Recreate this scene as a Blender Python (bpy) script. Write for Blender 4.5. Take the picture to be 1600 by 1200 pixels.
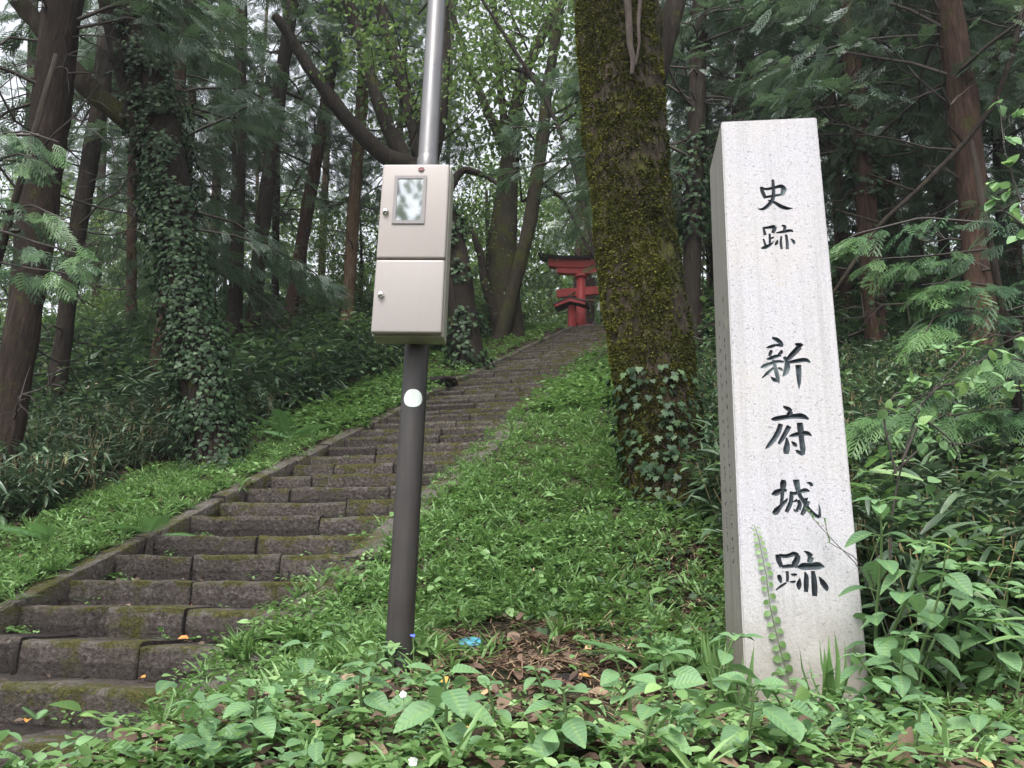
import bpy, bmesh, math
import numpy as np
from mathutils import Matrix, Vector
for o in list(bpy.data.objects): bpy.data.objects.remove(o)
S = bpy.context.scene; C = S.collection
# ------------------------------------------------------------------ camera
TH = math.radians(15.45); RO = math.radians(1.38); FP = 1230.0
EYE = np.array([0, 0, 1.5])
FW = np.array([0, math.cos(TH), math.sin(TH)]); U0 = np.array([0, -math.sin(TH), math.cos(TH)]); R0 = np.array([1., 0, 0])
RT = math.cos(RO)*R0 + math.sin(RO)*U0; UP = math.cos(RO)*U0 - math.sin(RO)*R0
cam = bpy.data.cameras.new("camera"); camo = bpy.data.objects.new("camera", cam); C.objects.link(camo)
cam.sensor_width = 36; cam.lens = FP/1600*36; cam.clip_start = .02; cam.clip_end = 600
m = Matrix.Identity(4)
for i in range(3):
    m[i][0] = RT[i]; m[i][1] = UP[i]; m[i][2] = -FW[i]; m[i][3] = EYE[i]
camo.matrix_world = m; S.camera = camo
S.render.resolution_x = 1024; S.render.resolution_y = 768
# ------------------------------------------------------------------ world, sun, exposure
SUN_EL, SUN_AZ = math.radians(58), math.radians(200)
W = bpy.data.worlds.new("World"); S.world = W; W.use_nodes = True
wn = W.node_tree; bgn = wn.nodes["Background"]
sky = wn.nodes.new("ShaderNodeTexSky"); sky.sky_type = 'NISHITA'; sky.sun_disc = False
sky.sun_elevation = SUN_EL; sky.sun_rotation = SUN_AZ; sky.dust_density = 4; sky.air_density = 1.0
hs = wn.nodes.new("ShaderNodeHueSaturation"); hs.inputs['Saturation'].default_value = .22   # overcast: the blue is veiled by cloud
wn.links.new(sky.outputs[0], hs.inputs['Color']); wn.links.new(hs.outputs[0], bgn.inputs[0]); bgn.inputs[1].default_value = .15
sl = bpy.data.lights.new("sun", 'SUN'); sl.energy = 1.2; sl.angle = math.radians(25); sl.color = (1, .97, .93)
so = bpy.data.objects.new("sun", sl); C.objects.link(so)
sd = Vector((math.sin(SUN_AZ)*math.cos(SUN_EL), math.cos(SUN_AZ)*math.cos(SUN_EL), math.sin(SUN_EL)))
so.rotation_euler = sd.to_track_quat('Z', 'Y').to_euler()
S.view_settings.view_transform = 'Standard'; S.view_settings.look = 'None'; S.view_settings.gamma = 1
S.view_settings.exposure = 1.5
S.cycles.max_bounces = 8; S.cycles.diffuse_bounces = 4; S.cycles.transmission_bounces = 4; S.cycles.transparent_max_bounces = 8
S.cycles.use_denoising = True

# ------------------------------------------------------------------ helpers
rng = np.random.default_rng(7)
def at(px, py, Y):
    d = FW + (px-800)/FP*RT - (py-600)/FP*UP
    return EYE + d*(Y/d[1])
def cdepth(P): return float((np.asarray(P)-EYE) @ FW)
def proj(P):
    d = np.asarray(P, float)-EYE; z = d @ FW; zz = np.where(z > .05, z, .05)
    return 800+FP*(d@RT)/zz, 600-FP*(d@UP)/zz, z
def inview(P, mx=260, my=220):
    x, y, z = proj(P); return (z > .2) & (x > -mx) & (x < 1600+mx) & (y > -my) & (y < 1200+my)
def sst(x): x = np.clip(x, 0, 1); return x*x*(3-2*x)
_nd = np.random.default_rng(3).normal(size=(24, 3)); _np = np.random.default_rng(4).uniform(0, 6.28, 24)
def nz(P, s, seed=0, k=7):
    P = np.asarray(P, float)*s; o = 0; a = 1; t = 0
    for i in range(k):
        j = (i+seed*5) % 24; f = 1+.55*i; o = o + a*np.sin(P@_nd[j]*f + _np[j] + 1.3*np.sin(P@_nd[(j+7) % 24]*f*.7+seed)); t += a; a *= .82
    return o/t*1.6

class MB:
    """collects geometry for one mesh: vertices, quads/tris, a per-face variation value and uv per vertex"""
    def __init__(s): s.v = []; s.q = []; s.t = []; s.qv = []; s.tv = []; s.uv = []; s.n = 0; s.qm = []; s.tm = []
    def add(s, v, q=None, t=None, var=0., uv=None, mi=0):
        v = np.asarray(v, float).reshape(-1, 3); s.v.append(v)
        s.uv.append(np.zeros((len(v), 2)) if uv is None else np.asarray(uv, float))
        if q is not None and len(q):
            q = np.asarray(q, int); s.q.append(q+s.n); s.qv.append(np.broadcast_to(np.asarray(var if np.ndim(var) == 0 or len(var) == len(q) else 0, float), (len(q),))); s.qm.append(np.full(len(q), mi))
        if t is not None and len(t):
            t = np.asarray(t, int); s.t.append(t+s.n); s.tv.append(np.broadcast_to(np.asarray(var if np.ndim(var) == 0 or len(var) == len(t) else 0, float), (len(t),))); s.tm.append(np.full(len(t), mi))
        s.n += len(v)
    def box(s, a, b, var=0, mi=0):
        a = np.array(a, float); b = np.array(b, float)
        v = [(x, y, z) for z in (a[2], b[2]) for y in (a[1], b[1]) for x in (a[0], b[0])]
        s.add(v, [(0, 2, 3, 1), (4, 5, 7, 6), (0, 1, 5, 4), (2, 6, 7, 3), (0, 4, 6, 2), (1, 3, 7, 5)], var=var, mi=mi)
    def tube(s, pts, rad, n=8, disp=None, var=0., caps=True, sq=None, mi=0):
        pts = np.asarray(pts, float); k = len(pts); rad = np.broadcast_to(np.asarray(rad, float), (k,))
        T = np.gradient(pts, axis=0); T /= np.linalg.norm(T, axis=1, keepdims=True)+1e-9
        ref = np.array([0, 1., 0]) if abs(T[:, 1]).max() < .9 else np.array([1., 0, 0])
        if abs(T@ref).max() > .97: ref = np.array([.3, .2, .93])
        A = np.cross(T, ref); A /= np.linalg.norm(A, axis=1, keepdims=True); B = np.cross(T, A)
        th = np.arange(n)/n*2*np.pi
        N = A[:, None]*np.cos(th)[None, :, None] + B[:, None]*np.sin(th)[None, :, None]
        V = pts[:, None]+N*rad[:, None, None]
        if disp is not None: V = V+N*disp(V.reshape(-1, 3)).reshape(k, n, 1)
        i = np.arange(k-1)[:, None]*n; j = np.arange(n)[None]; j2 = (j+1) % n
        q = np.stack([i+j, i+j2, i+n+j2, i+n+j], -1).reshape(-1, 4)
        uv = np.stack(np.broadcast_arrays(th[None, :], np.arange(k)[:, None]*1.), -1).reshape(-1, 2)
        b = s.n; s.add(V, q, var=var, uv=uv, mi=mi)
        if caps:
            c = np.stack([pts[0], pts[-1]]); s.add(c); s.n
            a0 = np.arange(n); a1 = (a0+1) % n
            s.t.append(np.stack([b+a1, b+a0, np.full(n, b+k*n)], -1)); s.t.append(np.stack([b+(k-1)*n+a0, b+(k-1)*n+a1, np.full(n, b+k*n+1)], -1))
            s.tv += [np.zeros(n)+np.mean(var)]*2; s.tm += [np.full(n, mi)]*2
    def scatter(s, tpl, pos, rot, scale, var, mi=0, wid=None):
        """copies of a small template: pos (N,3) rot (N,3,3) columns = local axes, scale (N,)"""
        tv, tq, tt, tuv = tpl; N = len(pos)
        if N == 0: return
        V = np.repeat(tv[None], N, 0)
        if wid is not None: V = V*np.stack([wid, np.ones(N), np.ones(N)], -1)[:, None]
        V = np.einsum('nij,nvj->nvi', rot, V)*np.asarray(scale)[:, None, None] + pos[:, None]
        off = (np.arange(N)*len(tv))[:, None, None]
        if tuv is None: tuv = np.zeros((len(tv), 2))
        var = np.broadcast_to(var, (N,)); b = s.n
        s.v.append(V.reshape(-1, 3)); s.uv.append(np.tile(tuv, (N, 1))); s.n += N*len(tv)
        if len(tq): s.q.append((np.asarray(tq)[None]+off).reshape(-1, 4)+b); s.qv.append(np.repeat(var, len(tq))); s.qm.append(np.full(N*len(tq), mi))
        if len(tt): s.t.append((np.asarray(tt)[None]+off).reshape(-1, 3)+b); s.tv.append(np.repeat(var, len(tt))); s.tm.append(np.full(N*len(tt), mi))
    def arrays(s):
        V = np.concatenate(s.v); q = np.concatenate(s.q) if s.q else np.zeros((0, 4), int); t = np.concatenate(s.t) if s.t else np.zeros((0, 3), int)
        return V, q, t
    def build(s, name, mats, parent=None, smooth=True, local=False):
        V, q, t = s.arrays(); uv = np.concatenate(s.uv)
        if parent is not None and not local:
            p = parent
            while p: V = V-np.array(p.location); p = p.parent
        me = bpy.data.meshes.new(name); me.vertices.add(len(V)); me.vertices.foreach_set("co", V.astype(np.float32).ravel())
        L = np.concatenate([q.ravel(), t.ravel()]).astype(np.int32); me.loops.add(len(L)); me.loops.foreach_set("vertex_index", L)
        nf = len(q)+len(t); me.polygons.add(nf)
        st = np.concatenate([np.arange(len(q))*4, len(q)*4+np.arange(len(t))*3]).astype(np.int32)
        me.polygons.foreach_set("loop_start", st)
        me.polygons.foreach_set("use_smooth", np.full(nf, smooth))
        me.polygons.foreach_set("material_index", np.concatenate(s.qm+s.tm).astype(np.int32) if s.qm+s.tm else np.zeros(nf, np.int32))
        me.update(calc_edges=True)
        a = me.attributes.new("var", 'FLOAT', 'FACE'); a.data.foreach_set("value", np.concatenate(s.qv+s.tv).astype(np.float32))
        ul = me.uv_layers.new(name="uv"); ul.data.foreach_set("uv", uv[L].astype(np.float32).ravel())
        for mt in (mats if isinstance(mats, (list, tuple)) else [mats]): me.materials.append(mt)
        o = bpy.data.objects.new(name, me); C.objects.link(o)
        if parent is not None: o.parent = parent
        return o

def tag(o, label=None, cat=None, group=None, kind=None):
    if label: o["label"] = label
    if cat: o["category"] = cat
    if group: o["group"] = group
    if kind: o["kind"] = kind
    return o
def thing(name, label, cat, loc=(0, 0, 0), group=None, kind=None):
    o = bpy.data.objects.new(name, None); C.objects.link(o); o.location = tuple(float(c) for c in loc); o.empty_display_size = .1
    return tag(o, label, cat, group, kind)
def frame(z, x=None):
    """rotation matrices with local y along z-arg direction d (N,3), local z roughly up/normal x"""
    d = z/(np.linalg.norm(z, axis=1, keepdims=True)+1e-9)
    n = x - (x*d).sum(1, keepdims=True)*d; n /= np.linalg.norm(n, axis=1, keepdims=True)+1e-9
    return np.stack([np.cross(d, n), d, n], -1)
def rnd(a, b, n=None): return rng.uniform(a, b, n)

# ------------------------------------------------------------------ materials
def mat(name, col=(.5, .5, .5), rough=.6, metal=0, spec=.5):
    mt = bpy.data.materials.new(name); mt.use_nodes = True; b = mt.node_tree.nodes["Principled BSDF"]
    b.inputs['Base Color'].default_value = (*col, 1); b.inputs['Roughness'].default_value = rough; b.inputs['Metallic'].default_value = metal
    b.inputs['Specular IOR Level'].default_value = spec
    return mt
class NT:
    def __init__(s, mt): s.t = mt.node_tree; s.b = s.t.nodes["Principled BSDF"]
    def n(s, ty, **k):
        nd = s.t.nodes.new("ShaderNode"+ty)
        for a, v in k.items():
            if a in nd.inputs.keys() if isinstance(a, str) else False: nd.inputs[a].default_value = v
            else: setattr(nd, a, v)
        return nd
    def l(s, a, b): s.t.links.new(a, b)
    def coord(s, scale=(1, 1, 1), kind='Object'):
        tc = s.n("TexCoord"); mp = s.n("Mapping"); mp.inputs['Scale'].default_value = scale; s.l(tc.outputs[kind], mp.inputs[0]); return mp.outputs[0]
    def noise(s, vec, scale, detail=4, rough=.6, dist=0):
        nd = s.n("TexNoise"); nd.inputs['Scale'].default_value = scale; nd.inputs['Detail'].default_value = detail; nd.inputs['Roughness'].default_value = rough; nd.inputs['Distortion'].default_value = dist
        s.l(vec, nd.inputs['Vector']); return nd.outputs['Fac']
    def ramp(s, fac, stops):
        nd = s.n("ValToRGB"); cr = nd.color_ramp
        while len(cr.elements) < len(stops): cr.elements.new(.5)
        for e, (p, c) in zip(cr.elements, stops): e.position = p; e.color = (*c, 1) if len(c) == 3 else c
        s.l(fac, nd.inputs[0]); return nd.outputs[0]
    def mix(s, f, a, b, mode='MIX'):
        nd = s.n("Mix", data_type='RGBA', blend_type=mode)
        for i, v in ((0, f), (6, a), (7, b)):
            if isinstance(v, (int, float)): nd.inputs[i].default_value = v
            elif isinstance(v, tuple): nd.inputs[i].default_value = (*v, 1)
            else: s.l(v, nd.inputs[i])
        return nd.outputs[2]
    def math(s, op, a, b=None):
        nd = s.n("Math", operation=op)
        for i, v in ((0, a), (1, b)):
            if v is None: continue
            if isinstance(v, (int, float)): nd.inputs[i].default_value = v
            else: s.l(v, nd.inputs[i])
        return nd.outputs[0]
    def bump(s, h, strength=.5, dist=.01, prev=None):
        nd = s.n("Bump"); nd.inputs['Strength'].default_value = strength; nd.inputs['Distance'].default_value = dist; s.l(h, nd.inputs['Height'])
        if prev is not None: s.l(prev, nd.inputs['Normal'])
        return nd.outputs[0]
g3 = lambda v: (v, v, v)
def leafmat(name, stops, rough=.45, trans=.3, spec=.4, veins=False, tcol=None):
    mt = mat(name, rough=rough, spec=spec); t = NT(mt)
    at_ = t.n("Attribute", attribute_name="var"); col = t.ramp(at_.outputs['Fac'], stops)
    if veins:
        tc = t.n("TexCoord"); sp = t.n("SeparateXYZ"); t.l(tc.outputs['UV'], sp.inputs[0])
        ax = t.math('ABSOLUTE', sp.outputs[0]); ph = t.math('SUBTRACT', t.math('MULTIPLY', sp.outputs[1], 46.), t.math('MULTIPLY', ax, 30.))
        w = t.math('SINE', ph); side = t.math('GREATER_THAN', w, .86); mid = t.math('LESS_THAN', ax, .045)
        vn = t.math('MAXIMUM', t.math('MULTIPLY', side, .45), t.math('MULTIPLY', mid, .9))
        col = t.mix(vn, col, t.mix(.35, col, (.22, .34, .10)))
        t.l(t.bump(w, .35, .002), t.b.inputs['Normal'])
    t.l(col, t.b.inputs['Base Color'])
    tr = t.n("BsdfTranslucent"); t.l(t.mix(.5, col, tcol or (.12, .22, .03), 'ADD') if trans > .2 else col, tr.inputs[0]); ms = t.n("MixShader"); ms.inputs[0].default_value = trans
    t.l(t.b.outputs[0], ms.inputs[1]); t.l(tr.outputs[0], ms.inputs[2]); t.l(ms.outputs[0], t.t.nodes["Material Output"].inputs[0])
    return mt
M = {}
M['weed'] = leafmat("weed leaf", [(0, (.05, .10, .03)), (.4, (.105, .195, .06)), (.75, (.15, .27, .095)), (1, (.25, .38, .16))])
M['broad'] = leafmat("broad leaf", [(0, (.06, .13, .06)), (.5, (.12, .23, .11)), (.9, (.20, .35, .16)), (1, (.27, .42, .15))], rough=.5, veins=True)
M['sasa'] = leafmat("bamboo grass leaf", [(0, (.03, .055, .03)), (.45, (.065, .11, .06)), (.8, (.11, .17, .09)), (.95, (.14, .21, .09)), (1, (.28, .21, .11))], rough=.36, trans=.15, spec=.6)
M['shrub'] = leafmat("undergrowth leaf", [(0, (.035, .065, .035)), (.5, (.08, .14, .07)), (1, (.15, .23, .10))], rough=.5, trans=.25)
M['ivy'] = leafmat("ivy leaf", [(0, (.012, .028, .012)), (.5, (.026, .058, .024)), (1, (.07, .12, .05))], rough=.55, trans=.12, spec=.3)
M['cypress'] = leafmat("cypress spray", [(0, (.045, .075, .055)), (.5, (.085, .135, .095)), (.85, (.13, .19, .125)), (1, (.18, .25, .14))], rough=.42, trans=.22, spec=.6)
M['cypress_young'] = leafmat("young cypress spray", [(0, (.016, .042, .022)), (.5, (.03, .078, .032)), (1, (.085, .17, .05))], rough=.5, trans=.2)
M['bright'] = leafmat("thin broadleaf foliage", [(0, (.045, .08, .028)), (.5, (.09, .15, .05)), (1, (.19, .26, .085))], rough=.5, trans=.4)
M['fern'] = leafmat("fern leaf", [(0, (.07, .15, .06)), (1, (.14, .28, .11))], rough=.55)
M['straw'] = leafmat("dry straw", [(0, (.13, .075, .05)), (.6, (.2, .13, .08)), (1, (.36, .27, .17))], rough=.8, trans=.05)
M['litter'] = leafmat("fallen leaves", [(0, (.045, .028, .02)), (.5, (.11, .07, .048)), (.85, (.24, .165, .11)), (1, (.42, .27, .14))], rough=.7, trans=.1)
M['yellow'] = leafmat("yellow fallen leaf", [(0, (.52, .33, .09)), (.5, (.5, .21, .05)), (1, (.42, .12, .04))], rough=.5, trans=.2, tcol=(.2, .1, .02))
M['moss'] = leafmat("moss", [(0, (.026, .03, .009)), (.5, (.078, .086, .017)), (1, (.19, .185, .035))], rough=.9, trans=.1, spec=.1)
M['stem'] = mat("green stem", (.09, .15, .05), .6)
M['twig'] = mat("dead twig", (.05, .04, .035), .8)

def barkmat(name, c0, c1, c2, moss=0., streak=(9, 9, 1.2)):
    mt = mat(name, rough=.92, spec=.15); t = NT(mt)
    v = t.coord(streak); a = t.noise(v, 3.2, 6, .7); b = t.noise(t.coord(), 1.3, 3)
    col = t.mix(t.ramp(b, [(.35, g3(0)), (.65, g3(1))]), t.ramp(a, [(.3, c0), (.52, c1), (.72, c2)]), t.ramp(a, [(.3, c0), (.6, tuple(x*.75 for x in c1)), (.8, c1)]))
    if moss > 0:
        mm = t.noise(t.coord(), 2.3, 8, .72); fine = t.noise(t.coord(), 45, 4)
        geo = t.n("NewGeometry"); sp = t.n("SeparateXYZ"); t.l(geo.outputs['Normal'], sp.inputs[0])
        f = t.ramp(mm, [(.62-moss*.35, g3(0)), (.70-moss*.3, g3(1))])
        col = t.mix(f, col, t.ramp(fine, [(.25, (.018, .021, .007)), (.5, (.045, .048, .012)), (.75, (.09, .085, .018))]))
    t.l(col, t.b.inputs['Base Color'])
    t.l(t.bump(t.noise(t.coord(), 60, 3), .4, .01, t.bump(a, 1.0, .03)), t.b.inputs['Normal'])
    return mt
M['bark_red'] = barkmat("reddish cypress bark", (.022, .014, .011), (.068, .041, .031), (.14, .09, .07), moss=.2)
M['bark_brown'] = barkmat("shaggy brown bark", (.012, .009, .008), (.036, .025, .02), (.085, .06, .048), moss=.15)
M['bark_dark'] = barkmat("dark bark", (.012, .01, .009), (.035, .028, .022), (.075, .06, .048), moss=.1)
M['bark_pale'] = barkmat("pale brown bark", (.07, .045, .03), (.18, .12, .08), (.28, .2, .14), moss=.05)
M['bark_stub'] = barkmat("weathered bare wood", (.04, .032, .028), (.10, .08, .07), (.19, .16, .14), moss=.05)
M['bark_moss'] = barkmat("mossy bark", (.014, .011, .009), (.045, .035, .024), (.11, .088, .062), moss=.3, streak=(7, 7, 2))
M['bark_green'] = barkmat("mossy grey bark", (.02, .018, .014), (.045, .038, .026), (.08, .07, .05), moss=.35)

def m_soil():
    mt = mat("forest soil", rough=.95, spec=.2); t = NT(mt); v = t.coord()
    a = t.noise(v, 1.2, 6); b = t.noise(v, 28, 6, .75); g = t.noise(v, 90, 3)
    col = t.ramp(b, [(.3, (.012, .009, .007)), (.5, (.04, .027, .02)), (.62, (.085, .06, .045)), (.8, (.17, .125, .095))])
    col = t.mix(t.ramp(a, [(.45, g3(0)), (.6, g3(.55))]), col, (.03, .045, .015))
    t.l(col, t.b.inputs['Base Color']); t.l(t.bump(g, .5, .01, t.bump(b, .9, .04)), t.b.inputs['Normal']); return mt
M['soil'] = m_soil()
def m_stone(name, moss_w):
    mt = mat(name, rough=.9, spec=.25); t = NT(mt); v = t.coord()
    a = t.noise(v, 3.5, 6, .65); b = t.noise(v, 38, 5, .7); c = t.noise(v, 110, 2)
    col = t.ramp(b, [(.30, (.026, .02, .019)), (.47, (.095, .077, .072)), (.6, (.175, .15, .14)), (.75, (.34, .31, .29))])
    col = t.mix(t.ramp(a, [(.4, g3(0)), (.65, g3(.6))]), col, (.10, .085, .068))
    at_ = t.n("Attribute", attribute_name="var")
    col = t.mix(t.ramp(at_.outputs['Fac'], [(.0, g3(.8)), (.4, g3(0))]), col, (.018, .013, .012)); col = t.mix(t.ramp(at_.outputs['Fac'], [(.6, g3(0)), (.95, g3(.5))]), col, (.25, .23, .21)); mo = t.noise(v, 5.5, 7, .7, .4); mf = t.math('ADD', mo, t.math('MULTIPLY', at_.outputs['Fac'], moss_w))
    f = t.ramp(mf, [(.62, g3(0)), (.74, g3(.9))])
    col = t.mix(f, col, t.ramp(t.noise(v, 60, 3), [(.3, (.03, .035, .007)), (.55, (.09, .088, .014)), (.75, (.16, .15, .03))]))
    t.l(col, t.b.inputs['Base Color']); t.l(t.bump(c, .6, .012, t.bump(b, 1., .09, t.bump(a, .9, .1))), t.b.inputs['Normal']); return mt
M['step'] = m_stone("worn step stone", .25); M['curb'] = m_stone("mossy curb stone", .17)
def m_granite():
    mt = mat("bush hammered granite", rough=.75, spec=.3); t = NT(mt); v = t.coord()
    a = t.noise(v, 190, 3, .8); vo = t.n("TexVoronoi"); vo.inputs['Scale'].default_value = 260; t.l(v, vo.inputs['Vector'])
    big = t.noise(v, 2.2, 5); sp2 = t.noise(v, 75, 2, .5)
    col = t.ramp(a, [(.3, (.30, .295, .32)), (.5, (.43, .42, .455)), (.7, (.52, .51, .545))])
    col = t.mix(t.ramp(big, [(.4, g3(0)), (.7, g3(.5))]), col, (.45, .43, .39))
    # speckles of dark mica
    sp3 = t.ramp(t.noise(v, 115, 1, .4), [(.66, g3(0)), (.72, g3(.6))]); col = t.mix(sp3, col, (.16, .155, .16))
    # algae towards the foot
    sx = t.n("SeparateXYZ"); tc = t.n("TexCoord"); t.l(tc.outputs['Object'], sx.inputs[0])
    low = t.ramp(t.math('ADD', t.math('MULTIPLY', sx.outputs[2], 1.0), t.math('MULTIPLY', big, .8)), [(.35, g3(.45)), (.85, g3(0))])
    col = t.mix(low, col, (.31, .30, .20))
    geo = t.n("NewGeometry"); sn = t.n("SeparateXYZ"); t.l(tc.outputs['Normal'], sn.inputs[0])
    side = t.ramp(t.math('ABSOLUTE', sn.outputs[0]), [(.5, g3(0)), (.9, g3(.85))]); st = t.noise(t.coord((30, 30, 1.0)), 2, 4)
    col = t.mix(side, col, t.ramp(st, [(.3, (.12, .115, .095)), (.7, (.23, .22, .19))]))  # weathered streaks on the side faces, painted darker in place of shade
    stk = t.noise(t.coord((22, 22, .6)), 1.6, 5, .6); col = t.mix(t.ramp(stk, [(.48, g3(0)), (.7, g3(.38))]), col, (.26, .255, .24))
    lic = t.noise(v, 9, 5, .65); col = t.mix(t.ramp(lic, [(.64, g3(0)), (.70, g3(.35))]), col, (.40, .36, .27))
    spl = t.ramp(t.math('ADD', sx.outputs[2], t.math('MULTIPLY', lic, .45)), [(.22, g3(.7)), (.55, g3(0))]); col = t.mix(spl, col, (.15, .125, .085))
    t.l(col, t.b.inputs['Base Color']); t.l(t.bump(a, .35, .003, t.bump(sp2, .3, .004)), t.b.inputs['Normal']); return mt
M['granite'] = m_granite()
def m_ink():
    mt = mat("carved letter paint", rough=.6, spec=.35); t = NT(mt); v = t.coord()
    a = t.noise(v, 14, 4, .6)
    t.l(t.ramp(a, [(.35, (.012, .014, .02)), (.55, (.03, .04, .05)), (.68, (.10, .13, .14)), (.8, (.22, .25, .22))]), t.b.inputs['Base Color'])
    t.l(t.bump(t.noise(v, 200, 2), .4, .002), t.b.inputs['Normal']); return mt
M['ink'] = m_ink(); M['inkside'] = mat("weathered letter paint", (.018, .018, .018), .8)
def m_paint(name, col, rough, dirt=(.3, .27, .23), amt=.25, metal=0, sc=7):
    mt = mat(name, col, rough, metal); t = NT(mt); v = t.coord()
    a = t.noise(v, sc, 6, .7); s2 = t.noise(t.coord((18, 18, 1.5)), 2.5, 4); sp = t.noise(v, 140, 2)
    f = t.math('MULTIPLY', t.math('MULTIPLY', a, s2), amt*3.2)
    c = t.mix(f, col, dirt); c = t.mix(t.ramp(sp, [(.70, g3(0)), (.74, g3(.6))]), c, tuple(x*.5 for x in dirt))
    t.l(c, t.b.inputs['Base Color']); t.l(t.ramp(a, [(.3, g3(max(rough-.1, .1))), (.7, g3(min(rough+.12, 1)))]), t.b.inputs['Roughness']); return mt
M['beige'] = m_paint("beige enamel", (.295, .266, .26), .38, (.30, .25, .21), .3)
M['beige_low'] = m_paint("smudged beige enamel", (.295, .266, .26), .4, (.24, .215, .19), .3, sc=5)
M['beige_side'] = m_paint("weathered beige enamel", (.33, .31, .27), .5, (.14, .14, .10), .5)
M['pipe'] = m_paint("dark brown pole paint", (.010, .008, .009), .5, (.07, .06, .052), .35)
M['pipe_top'] = m_paint("grey steel pole", (.10, .10, .11), .36, (.2, .19, .18), .35, metal=.35)
M['chrome'] = mat("chrome", (.7, .7, .7), .15, 1); M['frame'] = m_paint("grey window frame", (.16, .15, .16), .5)
M['pane'] = mat("meter window glass", (.30, .32, .33), .04, .9)
M['sticker'] = m_paint("reflective sticker", (.62, .66, .63), .25, (.5, .55, .5), .3, metal=.3)
M['red'] = m_paint("vermilion paint", (.62, .07, .075), .5, (.25, .035, .04), .3)
M['roofdark'] = m_paint("dark roof cladding", (.075, .06, .07), .6, (.07, .06, .06), .4)
M['rope'] = mat("straw rope", (.35, .22, .1), .9); M['paper'] = mat("white paper", (.8, .8, .8), .7)
M['blue'] = m_paint("blue plastic lid", (.10, .38, .50), .35, (.05, .15, .2), .2); M['blueedge'] = mat("dark rim", (.02, .03, .06), .5)
M['white'] = mat("white petal", (.8, .82, .8), .6); M['bluepetal'] = mat("blue petal", (.08, .13, .75), .6)
M['maroon'] = mat("dark red leaf", (.12, .02, .025), .6); M['rock'] = m_stone("grey rock", .0)

# ------------------------------------------------------------------ leaf templates (local y = length, z = upper side)
def strip(n, wf, curl=.0, fold=.12, len_=1., uv=True):
    """a folded leaf blade of n segments; wf(t) half width"""
    v = []; u = []
    for i in range(n+1):
        t = i/n; w = wf(t); z = -curl*t*t
        v += [(-w, t*len_, z+fold*w), (0, t*len_, z), (w, t*len_, z+fold*w)]; u += [(-w, t), (0, t), (w, t)]
    q = [];
    for i in range(n):
        a = i*3; q += [(a, a+1, a+4, a+3), (a+1, a+2, a+5, a+4)]
    return np.array(v), np.array(q), np.zeros((0, 3), int), np.array(u)
T_BLADE = strip(3, lambda t: .075*(1-t)**.5*(1 if t > 0 else .5), curl=.25, fold=.5)
T_SASA = strip(4, lambda t: .085*math.sin(math.pi*min(1, (t*.86+.1)))**.6, curl=.30, fold=.35)
T_OVAL = strip(3, lambda t: .30*math.sin(math.pi*min(1, t*.9+.07))**.8, curl=.18, fold=.25)
T_BROAD = strip(7, lambda t: .31*math.sin(math.pi*min(1., (t**.8)*.97+.02))**.85+.004, curl=.24, fold=.28)
def ivy_tpl():
    o = [(0, 0), (.30, -.10), (.50, .22), (.27, .34), (.34, .62), (.12, .60), (0, .98)]
    pts = [(x, y, .04*abs(x)*0-.10*(x*x+(y-.3)**2)) for x, y in o]+[(-x, y, -.10*(x*x+(y-.3)**2)) for x, y in o[1:-1]][::-1]
    c = (0, .35, .03); v = np.array([c]+pts); k = len(pts)
    return v, np.zeros((0, 4), int), np.array([(0, 1+i, 1+(i+1) % k) for i in range(k)]), v[:, :2].copy()
T_IVY = ivy_tpl()
def spray_tpl(seed, nside=9, droop=.25):
    r = np.random.default_rng(seed); V = []; Q = []
    def seg(a, b, w):
        a = np.array(a); b = np.array(b); d = b-a; n = np.array([-d[1], d[0], 0]); n = n/(np.linalg.norm(n)+1e-9)*w
        k = len(V); V.extend([a-n, a+n, b+n*.45, b-n*.45]); Q.append((k, k+1, k+2, k+3))
    def z(x, y): return -droop*(x*x*1.2+y*y*.6)
    P = lambda x, y: (x, y, z(x, y))
    for i in range(nside):
        t = (i+.5)/nside; L = .42*math.sin(math.pi*(t*.75+.2))*r.uniform(.75, 1.15)
        seg(P(0, t-.08), P(0, t+.08), .013)
        for s in (-1, 1):
            b = (s*L*.62, t+L*.75); seg(P(0, t), P(*b), .013)
            for j in range(1, 6):
                f = j/6+r.uniform(-.05, .05); cx, cy = b[0]*f, t+(b[1]-t)*f; l2 = L*.33*(1.2-f*.6)
                seg(P(cx, cy), P(cx+s*l2*.95, cy+l2*.15), .0115); seg(P(cx, cy), P(cx-s*l2*.05, cy+l2*1.0), .0115)
    return np.array(V), np.array(Q), np.zeros((0, 3), int), np.array(V)[:, :2].copy()
def spray_tpl_near(seed, nside=9, droop=.2):
    V, Q, T, U = spray_tpl(seed, nside, droop); V = V.copy(); c = V[Q].mean(1); 
    for qi, q in enumerate(Q):
        a, b = (V[q[0]]+V[q[1]])/2, (V[q[2]]+V[q[3]])/2; V[q[0]] = a+(V[q[0]]-a)*.62; V[q[1]] = a+(V[q[1]]-a)*.62
    return V, Q, T, U
T_SPRAY = [spray_tpl(1), spray_tpl(2, 7, .4), spray_tpl(5, 8, .15)]
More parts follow.
